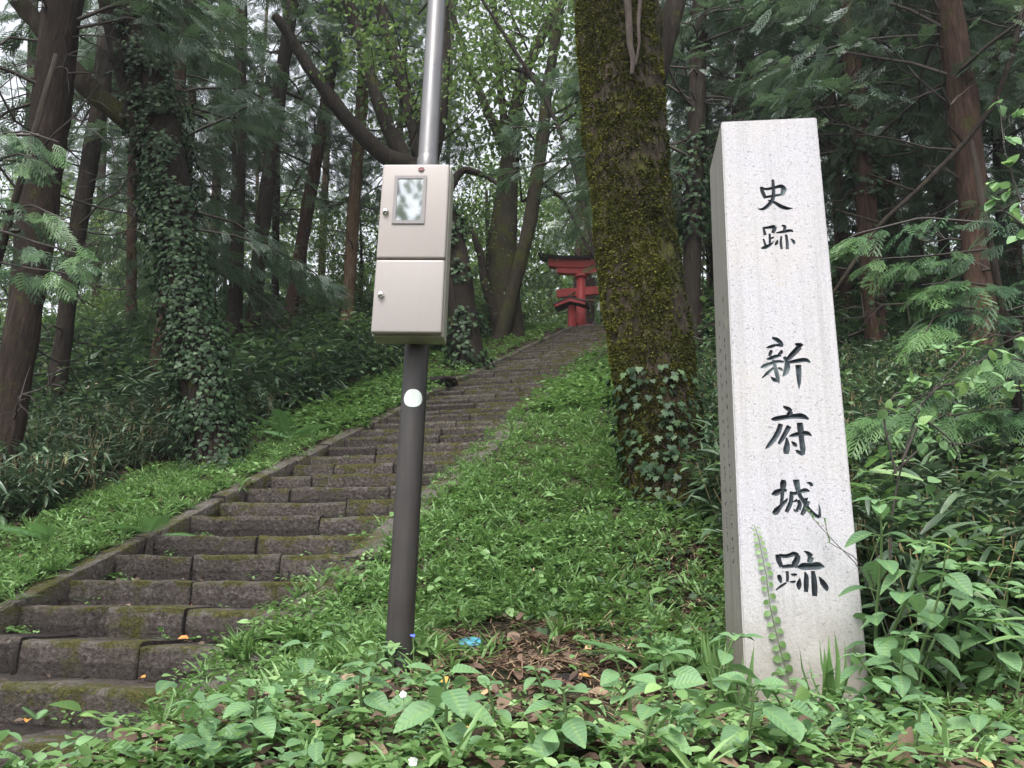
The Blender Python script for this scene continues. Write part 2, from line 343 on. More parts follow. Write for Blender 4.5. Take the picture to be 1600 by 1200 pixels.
def spray_lo(seed, ns=5, droop=.3):
    r = np.random.default_rng(seed); V = []; Q = []
    def seg(a, b, w):
        a = np.array([a[0], a[1], -droop*(a[0]**2*1.2+a[1]**2*.6)]); b = np.array([b[0], b[1], -droop*(b[0]**2*1.2+b[1]**2*.6)]); d = b-a; n = np.array([-d[1], d[0], 0]); n = n/(np.linalg.norm(n)+1e-9)*w
        k = len(V); V.extend([a-n, a+n, b+n*.4, b-n*.4]); Q.append((k, k+1, k+2, k+3))
    for i in range(ns):
        t = (i+.4)/ns; L = .46*math.sin(math.pi*(t*.72+.2))*r.uniform(.7, 1.2); seg((0, t-.14), (0, t+.14), .02)
        for s in (-1, 1):
            bx, by = s*L*.66, t+L*.72; seg((0, t), (bx, by), .024)
            for f in (.35, .68): seg((bx*f, t+(by-t)*f), (bx*f+s*L*.34, t+(by-t)*f+.06*L), .02); seg((bx*f, t+(by-t)*f), (bx*f-s*.02*L, t+(by-t)*f+.36*L), .02)
    V = np.array(V); return V, np.array(Q), np.zeros((0, 3), int), V[:, :2].copy()
T_LO = [spray_lo(1), spray_lo(2, 4, .5), spray_lo(3, 5, .15)]
def fan_tpl(seed, ns=6, w=.030, droop=.3):
    r = np.random.default_rng(seed); V = []; Q = []; z = lambda x, y: -droop*(x*x*1.4+y*y*.7)
    def seg(x0, y0, x1, y1, w0, w1):
        dx, dy = x1-x0, y1-y0; l = math.hypot(dx, dy); nx_, ny_ = -dy/l, dx/l; k = len(V)
        V.extend([(x0-nx_*w0, y0-ny_*w0, z(x0, y0)), (x0+nx_*w0, y0+ny_*w0, z(x0, y0)), (x1+nx_*w1, y1+ny_*w1, z(x1, y1)), (x1-nx_*w1, y1-ny_*w1, z(x1, y1))]); Q.append((k, k+1, k+2, k+3))
    seg(0, 0, 0, .5, .012, .014); seg(0, .5, 0, 1.05, .02, .008)
    for i in range(ns):
        t = (i+.6)/ns*.92; L = .5*math.sin(math.pi*(t*.72+.2))*r.uniform(.7, 1.15)
        for s in (-1, 1):
            a = r.uniform(.75, 1.0); x1, y1 = s*L*.72, t+L*a; xm, ym = x1*.5, t+(y1-t)*.45; seg(0, t, xm, ym, w*.6, w); seg(xm, ym, x1, y1, w, w*.3); seg(xm, ym, xm+s*L*.3, ym+L*.05, w*.7, w*.2); seg(xm*1.3, ym+(y1-ym)*.3, xm*1.2, ym+L*.5, w*.7, w*.2)
    V = np.array(V); return V, np.array(Q), np.zeros((0, 3), int), V[:, :2].copy()
T_FAN = [fan_tpl(1), fan_tpl(2, 5, .034, .5), fan_tpl(3, 7, .026, .15)]
T_NEAR = [spray_tpl_near(1), spray_tpl_near(2, 8, .35), spray_tpl_near(5, 8, .1)]
def spray_far(seed):
    r = np.random.default_rng(seed); V = []; Q = []
    for i in range(6):
        t = (i+.3)/6; L = .45*math.sin(math.pi*(t*.75+.2))*r.uniform(.7, 1.2)
        for s in (-1, 1):
            a = np.array([0, t, -.1*t*t]); b = np.array([s*L*.75, t+L*.7, -.25*L-.1*t]); n = np.array([.05, -.05*s, 0])*s; k = len(V)
            V.extend([a-n*.6, a+n*.6, (a+b)/2+n*1.5, (a+b)/2-n*1.5, b+n*.3, b-n*.3]); Q += [(k, k+1, k+2, k+3), (k+3, k+2, k+4, k+5)]
    return np.array(V), np.array(Q), np.zeros((0, 3), int), np.array(V)[:, :2].copy()
T_FAR = [spray_far(1), spray_far(2)]
def fern_tpl():
    V = []; Q = []
    for i in range(22):
        t = .12+i*.04; L = .30*math.sin(math.pi*min(1, (1-t)*.9+.08))*(1-t*.2)
        for s in (-1, 1):
            for (f0, f1) in ((0, .5), (.5, 1)):
                k = len(V); w0 = .017*(1-f0*.5); w1 = .017*(1-f1*.9)
                z0 = -.35*t*t-.25*(L*f0)**1; z1 = -.35*t*t-.25*(L*f1)
                V.extend([(s*L*f0, t+L*f0*.35-w0, z0), (s*L*f0, t+L*f0*.35+w0, z0), (s*L*f1, t+L*f1*.35+w1, z1), (s*L*f1, t+L*f1*.35-w1, z1)]); Q.append((k, k+1, k+2, k+3))
    V = np.array(V); return V, np.array(Q), np.zeros((0, 3), int), V[:, :2].copy()
T_FERN = fern_tpl()
# ------------------------------------------------------------------ terrain
AZ = .2567; DV = np.array([math.sin(AZ), math.cos(AZ)]); EV = np.array([math.cos(AZ), -math.sin(AZ)])
E2 = np.array([math.cos(AZ+.0364), -math.sin(AZ+.0364), 0]); P4 = np.array([-2.882, 4.8636, 1.4161]); RUN = .365; RISE = .165; SW = 1.77; NTOP = 42
def nose(n, u=0.):
    k = max(n-20, 0); return P4+(n-4)*np.array([DV[0]*RUN, DV[1]*RUN, RISE])+np.array([.0015*k*k, 0, .00062*k*k])+u*E2
def suv(x, y):
    rx = x-P4[0]; ry = y-P4[1]; v = rx*DV[0]+ry*DV[1]; n = 4+v/RUN; k = np.clip(n-20, 0, 22)
    return n, v, (rx*EV[0]+ry*EV[1])-.0015*k*k
def H(x, y):
    x = np.asarray(x, float); y = np.asarray(y, float); n, v, u = suv(x, y)
    k = np.clip(n-20, 0, 22); vt = (NTOP-4)*RUN
    b = P4[2]+.452*np.minimum(v, vt)+.00062*k*k + .03*np.maximum(v-vt, 0) + .30*np.maximum(v-vt-20, 0)
    b = .25*np.logaddexp(0, b/.25)
    P = np.stack([x, y, 0*x], -1); n1 = nz(P, 1.7, 1)*.035+nz(P, .5, 2)*.08; fine = nz(P, 7, 3)*.014
    left = b+.02+.10*np.clip(-u-.4, 0, 7)*sst((n-13)/14) + n1*sst((-u-.25)/.8)+fine
    F = 1.2-.42*np.maximum(1.5-y, 0)+.2*np.clip(y-2.65, 0, .9)+fine*1.3+.02*nz(P, 3, 5); F = np.maximum(F, 0)
    r = .06*np.logaddexp((b+.03)/.06, F/.06); r = b+.03+(r-b-.03)*sst((u-1.95)/.95)
    r = r+n1*sst((u-2.)/1.5)*sst((y-3.2)/2)+fine
    z = np.where(u < .9, left, r)
    cut = sst((u+.16)/.12)*sst((SW+.2-u)/.12)*(n < NTOP+1)
    return z*(1-cut)+(b-.36)*cut
def hit(px, py, off=0., lo=1.2, hi=60):
    Y = np.linspace(lo, hi, 3000); d = FW+(px-800)/FP*RT-(py-600)/FP*UP; P = EYE+d[None]*(Y/d[1])[:, None]
    f = P[:, 2]-H(P[:, 0], P[:, 1])-off; i = np.argmax(f < 0)
    return P[max(i, 0)] if f[i] < 0 else P[-1]
def gridaxis(lo, hi, c, fine, n):
    s = np.linspace(-1, 1, n); a = np.sinh(s*3.4)/np.sinh(3.4); return np.where(a < 0, c+a*(c-lo), c+a*(hi-c))
gx = gridaxis(-70, 70, .0, .05, 420); gy = np.concatenate([np.linspace(-6, 1, 30)[:-1], np.linspace(1, 8, 150)[:-1], np.linspace(8, 22, 130)[:-1], np.linspace(22, 110, 70)])
X, Y_ = np.meshgrid(gx, gy); Z = H(X, Y_); nx, ny = len(gx), len(gy)
idx = np.arange(nx*ny).reshape(ny, nx); g = MB()
g.add(np.stack([X, Y_, Z], -1), np.stack([idx[:-1, :-1], idx[:-1, 1:], idx[1:, 1:], idx[1:, :-1]], -1).reshape(-1, 4))
tag(g.build("ground", M['soil']), "brown forest soil of the wooded slope", kind='structure')

# ------------------------------------------------------------------ stone stairway
stairs = thing("stone_stairway", "long flight of mossy old stone steps climbing the slope towards the red gate", "stairway", nose(4))
def sweep(mb, A, B, prof, nseg, amp, var, seedo=0, fwd=None):
    """prof: (q forward, z) closed loop swept from A to B"""
    f = np.array([DV[0], DV[1], 0]) if fwd is None else fwd; prof = np.array(prof); k = len(prof)
    ts = np.linspace(0, 1, nseg+1); P = A[None]+(B-A)[None]*ts[:, None]
    V = P[:, None]+f*prof[None, :, :1]+np.array([0, 0, 1.])*prof[None, :, 1:]
    low = nz(V+seedo, 2.2, 3)[..., None]*amp; V = V+low*np.array([.5, .8, .7])+nz(V+seedo, 14, 6)[..., None]*amp*.35*np.array([.3, .6, .5])+nz(V+seedo, 33, 9)[..., None]*amp*.22*np.array([0, .5, .7])
    i = np.arange(nseg)[:, None]*k; j = np.arange(k)[None]; j2 = (j+1) % k
    q = np.stack([i+j, i+k+j, i+k+j2, i+j2], -1).reshape(-1, 4)
    vv = np.broadcast_to(np.array(var)[None], (nseg, k)).reshape(-1)
    b = mb.n; mb.add(V, q, var=vv); c0 = V[0].mean(0); c1 = V[-1].mean(0); mb.add([c0, c1]); a0 = np.arange(k); a1 = (a0+1) % k
    mb.t.append(np.stack([b+a0, b+a1, np.full(k, mb.n-2)], -1)); mb.t.append(np.stack([b+nseg*k+a1, b+nseg*k+a0, np.full(k, mb.n-1)], -1)); mb.tv += [np.zeros(k)]*2; mb.tm += [np.zeros(k, int)]*2
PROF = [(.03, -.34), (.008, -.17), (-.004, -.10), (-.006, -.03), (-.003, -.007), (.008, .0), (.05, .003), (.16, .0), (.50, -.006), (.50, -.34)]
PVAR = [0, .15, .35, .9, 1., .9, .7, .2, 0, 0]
for n in range(-5, NTOP+2):
    s = MB(); cuts = [0]
    r = rng.random()
    if r < .55: cuts.append(rnd(.3, .72))
    elif r < .85: cuts += [rnd(.22, .38), rnd(.58, .8)]
    cuts.append(1.)
    for a, b in zip(cuts[:-1], cuts[1:]):
        dz = rnd(-.010, .010); dq = rnd(-.018, .018); tilt = rnd(-.012, .012)
        A = nose(n, a*SW+(.007 if a > 0 else 0))+np.array([0, dq, dz]); B = nose(n, b*SW-(.007 if b < 1 else 0))+np.array([0, dq+tilt, dz+tilt])
        rp = [(q_+rnd(-.004, .004), z_) for q_, z_ in PROF]
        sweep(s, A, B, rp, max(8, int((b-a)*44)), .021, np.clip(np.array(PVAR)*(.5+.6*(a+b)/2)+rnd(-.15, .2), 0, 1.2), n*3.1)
    s.build("step", M['step'], stairs)
for (u0, u1, top, seg) in ((-.17, -.005, .03, 1.0), (SW+.01, SW+.24, .03, 1.3)):
    c = MB(); n = -5.
    while n < NTOP+1:
        L = rnd(.7, 1.4)*seg/.4; n2 = min(n+L, NTOP+1); dz = rnd(-.015, .015); du = rnd(-.012, .012)
        prof = [(u0+du, -.36), (u0+du, top*.8), (u0+du+.02, top), ((u0+u1)/2, top+.006), (u1+du-.02, top), (u1+du, top*.75), (u1+du, -.1), (u1+du, -.36)]
        K = max(3, int((n2-n)*2)); A = [nose(n+.03+(n2-n-.06)*i/K) for i in range(K+1)]
        for i in range(K):
            pass
        V = np.array([[A[i]+E2*p[0]+np.array([0, 0, p[1]+dz]) for p in prof] for i in range(K+1)])
        V = V+nz(V, 3, 2)[..., None]*.014+nz(V, 13, 6)[..., None]*.006
        k = len(prof); i = np.arange(K)[:, None]*k; j = np.arange(k)[None]; j2 = (j+1) % k
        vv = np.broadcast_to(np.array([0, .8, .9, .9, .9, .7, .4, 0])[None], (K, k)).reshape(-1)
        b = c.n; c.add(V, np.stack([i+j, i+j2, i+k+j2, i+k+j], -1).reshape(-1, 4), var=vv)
        c.add([V[0].mean(0), V[-1].mean(0)]); a0 = np.arange(k); a1 = (a0+1) % k
        c.t += [np.stack([b+a1, b+a0, np.full(k, c.n-2)], -1), np.stack([b+K*k+a0, b+K*k+a1, np.full(k, c.n-1)], -1)]; c.tv += [np.zeros(k)]*2; c.tm += [np.zeros(k, int)]*2
        n = n2
    c.build("curb", M['curb'], stairs)

# ------------------------------------------------------------------ steel pole with meter cabinet
PX, PY = -.381, 2.972
pole = thing("steel_pole", "dark brown steel pole carrying a beige two-door meter cabinet beside the steps", "utility pole", (PX, PY, float(H(PX, PY))))
def lathe(mb, cx, cy, prof, n=40):
    pts = [(cx, cy, z) for r, z in prof]; k = len(prof); th = np.arange(n)/n*2*np.pi
    V = np.array([[(cx+r*math.cos(t), cy+r*math.sin(t), z) for t in th] for r, z in prof]); i = np.arange(k-1)[:, None]*n; j = np.arange(n)[None]; j2 = (j+1) % n
    mb.add(V, np.stack([i+j, i+j2, i+n+j2, i+n+j], -1).reshape(-1, 4))
a = MB(); lathe(a, PX, PY, [(.050, .9), (.050, 1.3), (.0485, 2.4), (.0475, 3.20), (.0475, 3.245), (.040, 3.252)]); a.build("lower_pipe", M['pipe'], pole)
a = MB(); lathe(a, PX, PY, [(.0445, 3.245), (.0445, 3.30), (.0425, 3.305), (.0415, 3.31), (.040, 5.0), (.037, 8.4), (.0, 8.41)]); a.build("upper_pipe", M['pipe_top'], pole)
a = MB(); lathe(a, PX, PY, [(.047, 3.200), (.0505, 3.205), (.0505, 3.235), (.047, 3.24)]); a.build("collar", M['pipe'], pole)
st = MB(); cz = at(643, 622, 2.925)[2]; V = []; fr = -math.pi/2-math.atan2(PX, PY)*-1+.0
nr, na = 6, 36
for i in range(nr+1):
    for j in range(na):
        rr = .0385*i/nr; t = j/na*2*math.pi; ang = -math.pi/2+.06+rr*math.cos(t)/.0495; V.append((PX+.0502*math.cos(ang), PY+.0502*math.sin(ang), cz+rr*math.sin(t)*.92))
i = np.arange(nr)[:, None]*na; j = np.arange(na)[None]; j2 = (j+1) % na
st.add(V, np.stack([i+j, i+na+j, i+na+j2, i+j2], -1).reshape(-1, 4)); st.build("round_sticker", M['sticker'], pole)
BA = -.0504; BR = np.array([math.cos(BA), math.sin(BA), 0]); BK = np.array([-math.sin(BA), math.cos(BA), 0]); BC = np.array([-.4034, 2.8, 0.])
def rbox(name, mt, parent, x0, x1, q0, q1, z0, z1, bev=.006, segs=3):
    """bevelled box in cabinet axes: x along the front, q backwards"""
    bm = bmesh.new(); bmesh.ops.create_cube(bm, size=1)
    for v in bm.verts:
        p = BC+BR*((x0+x1)/2+v.co.x*(x1-x0))+BK*((q0+q1)/2+v.co.y*(q1-q0)); v.co = (p[0], p[1], (z0+z1)/2+v.co.z*(z1-z0))
    if bev: bmesh.ops.bevel(bm, geom=bm.edges[:], offset=bev, segments=segs, affect='EDGES', profile=.6)
    me = bpy.data.meshes.new(name)
    off = Vector((0, 0, 0)); p = parent
    while p: off += p.location; p = p.parent
    bmesh.ops.translate(bm, verts=bm.verts, vec=-off); bm.to_mesh(me); bm.free(); me.materials.append(mt)
    for f in me.polygons: f.use_smooth = bev > 0
    o = bpy.data.objects.new(name, me); C.objects.link(o); o.parent = parent
    if bev: me.set_sharp_from_angle(angle=math.radians(50))
    return o
def bxz(px, py):
    P = at(px, py, 2.798); return P[0]-BC[0], P[2]
Z0, Z1 = 2.464, 3.176; ZM = bxz(640, 404)[1]; HW = .1338
cab = rbox("meter_cabinet", M['beige_side'], pole, -HW-.001, HW+.004, .030, .123, Z0-.006, Z1+.004, .005)
rbox("door", M['beige'], cab, -HW, HW, .0, .029, ZM+.0025, Z1, .009)
rbox("door", M['beige_low'], cab, -HW, HW, .001, .029, Z0, ZM-.0025, .009)
rbox("back_bracket", M['pipe'], cab, -.02, .06, .123, .135, Z0+.05, Z1-.03, .0)
w0, zt = bxz(617, 274); w1, zb = bxz(663, 350); wb = MB()
def barq(mb, x0, x1, q0, q1, z0, z1):
    v = [tuple(BC+BR*x+BK*q+np.array([0, 0, z])) for z in (z0, z1) for q in (q0, q1) for x in (x0, x1)]
    mb.add(v, [(0, 2, 3, 1), (4, 5, 7, 6), (0, 1, 5, 4), (2, 6, 7, 3), (0, 4, 6, 2), (1, 3, 7, 5)])
fw = .0135
for b_ in ((w0, w0+fw, zb, zt), (w1-fw, w1, zb, zt), (w0+fw, w1-fw, zb, zb+fw), (w0+fw, w1-fw, zt-fw, zt)): barq(wb, b_[0], b_[1], -.005, .004, b_[2], b_[3])
wb.build("window_frame", M['frame'], cab, smooth=False)
wp = MB(); barq(wp, w0+fw, w1-fw, -.0015, .002, zb+fw, zt-fw); wp.build("window_pane", M['pane'], cab, smooth=False)
for (kx, ky) in ((602, 330), (595, 460)):
    x, z = bxz(kx, ky); k = MB(); c0 = BC+BR*x+np.array([0, 0, z])
    k.tube([c0-BK*(-.001), c0-BK*.003, c0-BK*.004, c0-BK*.012, c0-BK*.015, c0-BK*.0165], [.0125, .0125, .0095, .0105, .008, .002], 20); k.build("door_knob", M['chrome'], cab)
lf = MB(); x, z = bxz(659, 264); lf.scatter(T_OVAL, np.array([BC+BR*(x-.014)-BK*.0035+np.array([0, 0, z-.004])]), frame(np.array([BR+np.array([0, 0, .2])]), np.array([-BK+.2*np.array([0, 0, 1.])])), [.03], 0)
tag(lf.build("fallen_leaf", M['maroon']), "small dark red leaf stuck to the top of the beige cabinet door", "leaf")

# ------------------------------------------------------------------ granite monument
PA = -.1204; pr = np.array([math.cos(PA), math.sin(PA), 0]); pb = np.array([-math.sin(PA), math.cos(PA), 0])
WB0, WT0, ZB0, ZT0 = .3732, .352, 1.2, 3.290
def pc(z, sx, sy):
    t = (z-ZB0)/(ZT0-ZB0); w = WB0+(WT0-WB0)*t; c = np.array([.9369+.0131*t, 2.6, 0])+pb*WB0/2
    return c+pr*sx*w/2+pb*sy*w/2+np.array([0, 0, z])
mon = thing("stone_monument", "tall square white granite pillar with seven large carved characters on its front", "monument", (.9369, 2.6+.18, 1.2))
bm = bmesh.new(); vs = [bm.verts.new(pc(z, sx, sy)-np.array(mon.location)) for z in (.85, ZT0) for sx, sy in ((-1, -1), (1, -1), (1, 1), (-1, 1))]
for f in ((3, 2, 1, 0), (4, 5, 6, 7), (0, 1, 5, 4), (1, 2, 6, 5), (2, 3, 7, 6), (3, 0, 4, 7)): bm.faces.new([vs[i] for i in f])
bmesh.ops.bevel(bm, geom=bm.edges[:], offset=.0045, segments=2, affect='EDGES')
bmesh.ops.recalc_face_normals(bm, faces=bm.faces[:])
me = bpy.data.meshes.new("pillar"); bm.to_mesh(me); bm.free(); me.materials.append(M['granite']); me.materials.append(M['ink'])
pil = bpy.data.objects.new("pillar", me); C.objects.link(pil); pil.parent = mon
fA, fB, fC = pc(1.2, -1, -1), pc(1.2, 1, -1), pc(3.2, -1, -1); fn = np.cross(fB-fA, fC-fA); fn /= np.linalg.norm(fn); fn = fn if fn[1] < 0 else -fn
def onplane(px, py, A=fA, n=fn):
    d = FW+(px-800)/FP*RT-(py-600)/FP*UP; t = ((A-EYE)@n)/(d@n); return EYE+d*t
def crom(P, k=4):
    P = np.array(P, float)
    if len(P) < 3: return P
    Q = np.vstack([2*P[0]-P[1], P, 2*P[-1]-P[-2]]); out = []
    for i in range(1, len(Q)-2):
        for t in np.arange(k)/k:
            out.append(.5*((2*Q[i])+(-Q[i-1]+Q[i+1])*t+(2*Q[i-1]-5*Q[i]+4*Q[i+1]-Q[i+2])*t*t+(-Q[i-1]+3*Q[i]-3*Q[i+1]+Q[i+2])*t**3))
    out.append(P[-1]); out = np.array(out); out[:, 2] = np.clip(out[:, 2], 3, None); return out
CH = [  # brush strokes read off the front face: (scale, ox, oy, strokes of (x, y, width))
 (8., 1160, 260, [
  [(380,165,30),(385,230,34),(390,330,38),(375,420,40),(320,490,44),(255,535,34),(190,530,8)],
  [(235,255,34),(252,320,42),(290,400,36)],[(240,268,24),(300,285,32),(400,265,36),(475,248,40)],[(440,252,36),(490,252,52),(530,280,44)],[(520,270,56),(512,310,54),(495,365,40)],
  [(290,385,30),(380,370,30),(480,355,26)],[(320,425,18),(400,450,34),(480,500,48),(560,525,40),(632,522,6)],
  [(262,760,24),(285,860,34)],[(265,770,28),(320,765,32),(385,755,44),(405,760,40)],[(402,750,44),(398,790,44),(378,835,34)],
  [(340,840,24),(345,970,26)],[(345,905,22),(395,885,22)],[(262,905,20),(288,985,26)],[(235,1025,16),(290,1010,44),(370,965,20),(390,935,6)],
  [(490,738,16),(530,752,36),(522,810,26)],[(420,832,12),(500,820,34),(600,802,34),(635,820,12)],[(440,915,10),(428,960,34),(405,988,8)],
  [(487,870,18),(480,950,28),(492,1035,28)],[(545,850,28),(560,950,32),(562,1035,34)],[(605,905,12),(640,940,36),(648,975,16)]]),
 (10.6667, 1160, 510, [
  [(495,190,34),(570,220,66),(640,275,60),(665,320,40)],[(400,355,16),(470,340,50),(560,308,40)],[(560,310,40),(680,322,44)],
  [(490,395,40),(465,450,50),(455,500,36)],[(640,395,30),(650,430,50),(600,475,36)],[(400,545,16),(460,540,56),(560,500,56),(650,485,24)],
  [(305,690,14),(370,660,66),(500,612,52),(600,585,50),(690,592,30)],[(520,560,46),(545,680,50),(575,800,60),(595,890,50),(612,955,8)],[(470,840,14),(530,890,60),(590,920,30)],
  [(520,690,36),(430,770,46),(330,860,16)],[(590,690,26),(640,715,50),(680,738,12)],
  [(875,290,24),(950,320,90),(980,345,90)],[(955,340,80),(850,450,80),(745,560,60)],[(695,505,44),(740,590,66),(745,690,84),(715,780,66),(668,838,8)],
  [(785,600,44),(900,578,60),(1050,560,66),(1130,602,30)],[(930,640,84),(940,780,76),(945,930,52),(945,1050,6)]]),
 (10.6667, 1160, 620, [
  [(680,160,30),(760,200,66),(825,240,44)],[(810,240,60),(775,310,84)],[(475,375,12),(540,370,66),(700,342,70),(850,325,70),(1000,325,84),(1105,375,30)],
  [(640,450,66),(600,580,74),(520,710,68),(440,810,56),(385,868,12)],[(780,485,70),(720,600,68),(650,720,58),(602,788,36)],[(735,680,24),(745,780,68),(735,880,92),(730,955,66)],
  [(770,660,10),(850,640,56),(1000,610,70),(1090,612,66),(1155,652,14)],[(955,430,80),(965,520,90),(985,700,75),(1005,850,80),(1008,965,56)],[(1010,965,46),(930,920,56),(885,887,14)],[(815,745,12),(870,790,60),(905,832,30)]]),
 (10.6667, 1160, 730, [
  [(688,212,60),(680,280,92),(670,400,60),(660,520,48),(650,620,46)],[(485,455,16),(560,430,86),(660,385,60),(740,390,46)],[(500,745,34),(550,745,96),(640,650,56),(720,570,46),(755,512,10)],
  [(785,425,44),(870,440,50),(960,410,50),(1050,385,66),(1125,400,14)],[(820,440,56),(810,560,60),(780,650,64),(732,750,54)],[(840,582,16),(920,550,50)],[(925,550,50),(958,620,60),(930,710,66)],[(925,710,60),(880,730,36),(850,692,12)],
  [(895,205,90),(910,300,84),(950,450,60),(1020,570,58),(1100,690,54),(1200,790,56),(1285,840,40)],[(1285,840,46),(1290,720,36),(1270,612,8)],[(1010,530,20),(1085,555,90)],[(1085,560,84),(1055,660,68),(1020,740,66),(985,798,44)],[(1065,258,12),(1130,272,50),(1160,318,44)]]),
 (10.6667, 1180, 840, [
  [(380,280,72),(390,370,78),(440,490,56)],[(400,300,54),(520,310,58),(650,270,66)],[(600,280,58),(660,275,70),(715,300,60)],[(712,290,66),(700,360,84),(665,430,90),(640,495,76)],[(440,492,44),(560,477,58),(640,480,44)],
  [(390,620,44),(410,680,66),(430,758,24)],[(530,560,44),(540,650,42),(535,740,38)],[(590,612,16),(650,622,48),(700,612,18)],[(345,875,18),(440,805,38),(520,750,24)],[(570,738,16),(640,740,38),(680,718,12)],[(745,670,10),(730,780,78),(730,868,24)],
  [(810,225,12),(880,262,60),(930,320,88)],[(930,320,88),(905,420,76)],[(700,495,24),(800,482,104),(930,480,96),(1060,470,106),(1158,490,14)],[(825,570,16),(850,650,62),(850,780,72),(850,908,52)],[(960,555,50),(980,700,78),(990,850,82),(990,975,70)],[(1060,650,12),(1120,740,76),(1180,830,76),(1200,888,24)]])]
mloc = np.array(mon.location)
def cutter(strokes, sc, ox, oy):
    bm = bmesh.new()
    for s in strokes:
        P = crom(s, 3); W3 = np.array([onplane(ox+x/sc, oy+y/sc) for x, y, w in P]); ww = P[:, 2]*1.18/sc*np.array([cdepth(p) for p in W3])/FP
        T = np.gradient(W3, axis=0); T /= np.linalg.norm(T, axis=1, keepdims=True); Sd = np.cross(T, fn); 
        # little square-ish ends: extend a touch
        rings = []
        for p, w, t_, sd_ in zip(W3, ww, T, Sd):
            D = min(.42*w, .011)+.0008; e = .003; k = 1+e/D; p = p-mloc
            rings.append([bm.verts.new(p+sd_*w/2*k+fn*e), bm.verts.new(p-fn*D), bm.verts.new(p-sd_*w/2*k+fn*e)])
        for a, b in zip(rings[:-1], rings[1:]):
            for i in range(3):
                j = (i+1) % 3; bm.faces.new((a[i], a[j], b[j], b[i]))
        bm.faces.new(rings[0][::-1]); bm.faces.new(rings[-1])
    bmesh.ops.recalc_face_normals(bm, faces=bm.faces[:])
    me = bpy.data.meshes.new("cut"); bm.to_mesh(me); bm.free(); me.materials.append(M['ink']); o = bpy.data.objects.new("cut", me); C.objects.link(o); o.parent = mon; return o
for sc, ox, oy, strokes in CH:
    for s_ in strokes:
        co = cutter([s_], sc, ox, oy); md = pil.modifiers.new("b", 'BOOLEAN'); md.operation = 'DIFFERENCE'; md.solver = 'EXACT'; md.object = co; md.material_mode = 'TRANSFER'; md.use_self = True
        bpy.context.view_layer.update(); dg = bpy.context.evaluated_depsgraph_get(); nm = bpy.data.meshes.new_from_object(pil.evaluated_get(dg))
        pil.modifiers.clear()
        if len(nm.polygons) > len(pil.data.polygons): pil.data = nm
        else: print("BOOL FAIL", len(nm.polygons), sc, oy, s_)
        bpy.data.objects.remove(co)
pil.data.name = "pillar"
# two columns of small weathered characters on the left side
sA, sB, sC = pc(1.2, -1, -1), pc(1.2, -1, 1), pc(3.2, -1, -1); sn = np.cross(sB-sA, sC-sA); sn /= np.linalg.norm(sn); sn = sn if sn[0] < 0 else -sn
sm = MB(); rs = np.random.default_rng(5)
for colf, y0, y1 in ((.36, 468, 880), (.68, 492, 870)):
    y = y0
    while y < y1:
        zc = at(1128, y, 2.75)[2]; t = (zc-ZB0)/(ZT0-ZB0); base = pc(zc, -1, -1+2*colf); wch = .030
        for k in range(rs.integers(2, 5)):
            ang = rs.choice([0, 0, 1.5, .6, -.5])+rs.normal()*.12; L = rs.uniform(.014, .034); o = rs.normal(size=2)*.007
            dv = pb*math.cos(ang)+np.array([0, 0, 1.])*math.sin(ang); c = base+pb*o[0]+np.array([0, 0, o[1]])+sn*.0004; side = np.cross(dv, sn)
            w = rs.uniform(.0024, .0042); sm.add([c-dv*L/2, c+side*w, c+dv*L/2, c-side*w, c-dv*L/2-sn*.002, c+side*w-sn*.002, c+dv*L/2-sn*.002, c-side*w-sn*.002], [(0, 1, 2, 3), (0, 4, 5, 1), (1, 5, 6, 2), (2, 6, 7, 3), (3, 7, 4, 0)])
        y += rs.choice([17, 19, 21, 30], p=[.4, .3, .2, .1])
sm.build("lettering", M['inkside'], mon, smooth=False)
# ------------------------------------------------------------------ red shrine gate at the head of the stairs
TY = 21.0; p_main = at(908, 510, TY); gz = float(H(p_main[0], TY)); TL = np.array([p_main[0], TY, gz])
gate = thing("torii_gate", "vermilion shrine gate with dark curved top beam and roofed side posts above the steps", "shrine gate", TL)
gx_ = np.array([math.cos(.28), -math.sin(.28), 0]); gy_ = np.array([math.sin(.28), math.cos(.28), 0]); GZ = np.array([0, 0, 1.]); SP = 1.5
zk = at(900, 404, TY)[2]+.0-gz   # underside region of the top beam
hp = at(908, 430, TY)[2]-gz
def G(x, y, z): return TL+gx_*x+gy_*y+GZ*z
for sx in (0, SP):
    a = MB(); a.tube([G(sx, 0, -.2), G(sx, 0, hp*.5), G(sx, 0, hp)], [.155, .14, .125], 20); a.build("pillar", M['red'], gate)
    a = MB(); a.tube([G(sx, 0, hp-.10), G(sx, 0, hp-.09), G(sx, 0, hp-.01), G(sx, 0, hp)], [.15, .175, .175, .15], 20); a.build("pillar_ring", M['red'], gate)
def beam(name, mt, x0, x1, z0, z1, dy, curve=0, n=16, flare=0, dz0=0):
    b = MB(); xs = np.linspace(x0, x1, n+1); mid = (x0+x1)/2; V = []
    for x in xs:
        t = abs(x-mid)/((x1-x0)/2); c = curve*t**2.6
        for (yy, zz) in ((-dy, z0), (dy, z0), (dy+flare, z1), (-dy-flare, z1)): V.append(G(x, yy, zz+c))
    i = np.arange(n)[:, None]*4; j = np.arange(4)[None]; j2 = (j+1) % 4
    b.add(V, list(np.stack([i+j, i+4+j, i+4+j2, i+j2], -1).reshape(-1, 4))+[(0, 1, 2, 3), (n*4+3, n*4+2, n*4+1, n*4)]); return b.build(name, mt, gate, smooth=False)
XL = -.95; XR = SP+.95
beam("lower_lintel", M['red'], XL+.25, XR-.25, hp, hp+.17, .10, .12)
beam("upper_lintel", M['red'], XL, XR, hp+.171, hp+.40, .13, .17, flare=.03)
beam("top_cap", M['roofdark'], XL-.28, XR+.28, hp+.401, hp+.48, .22, .24, flare=.05)
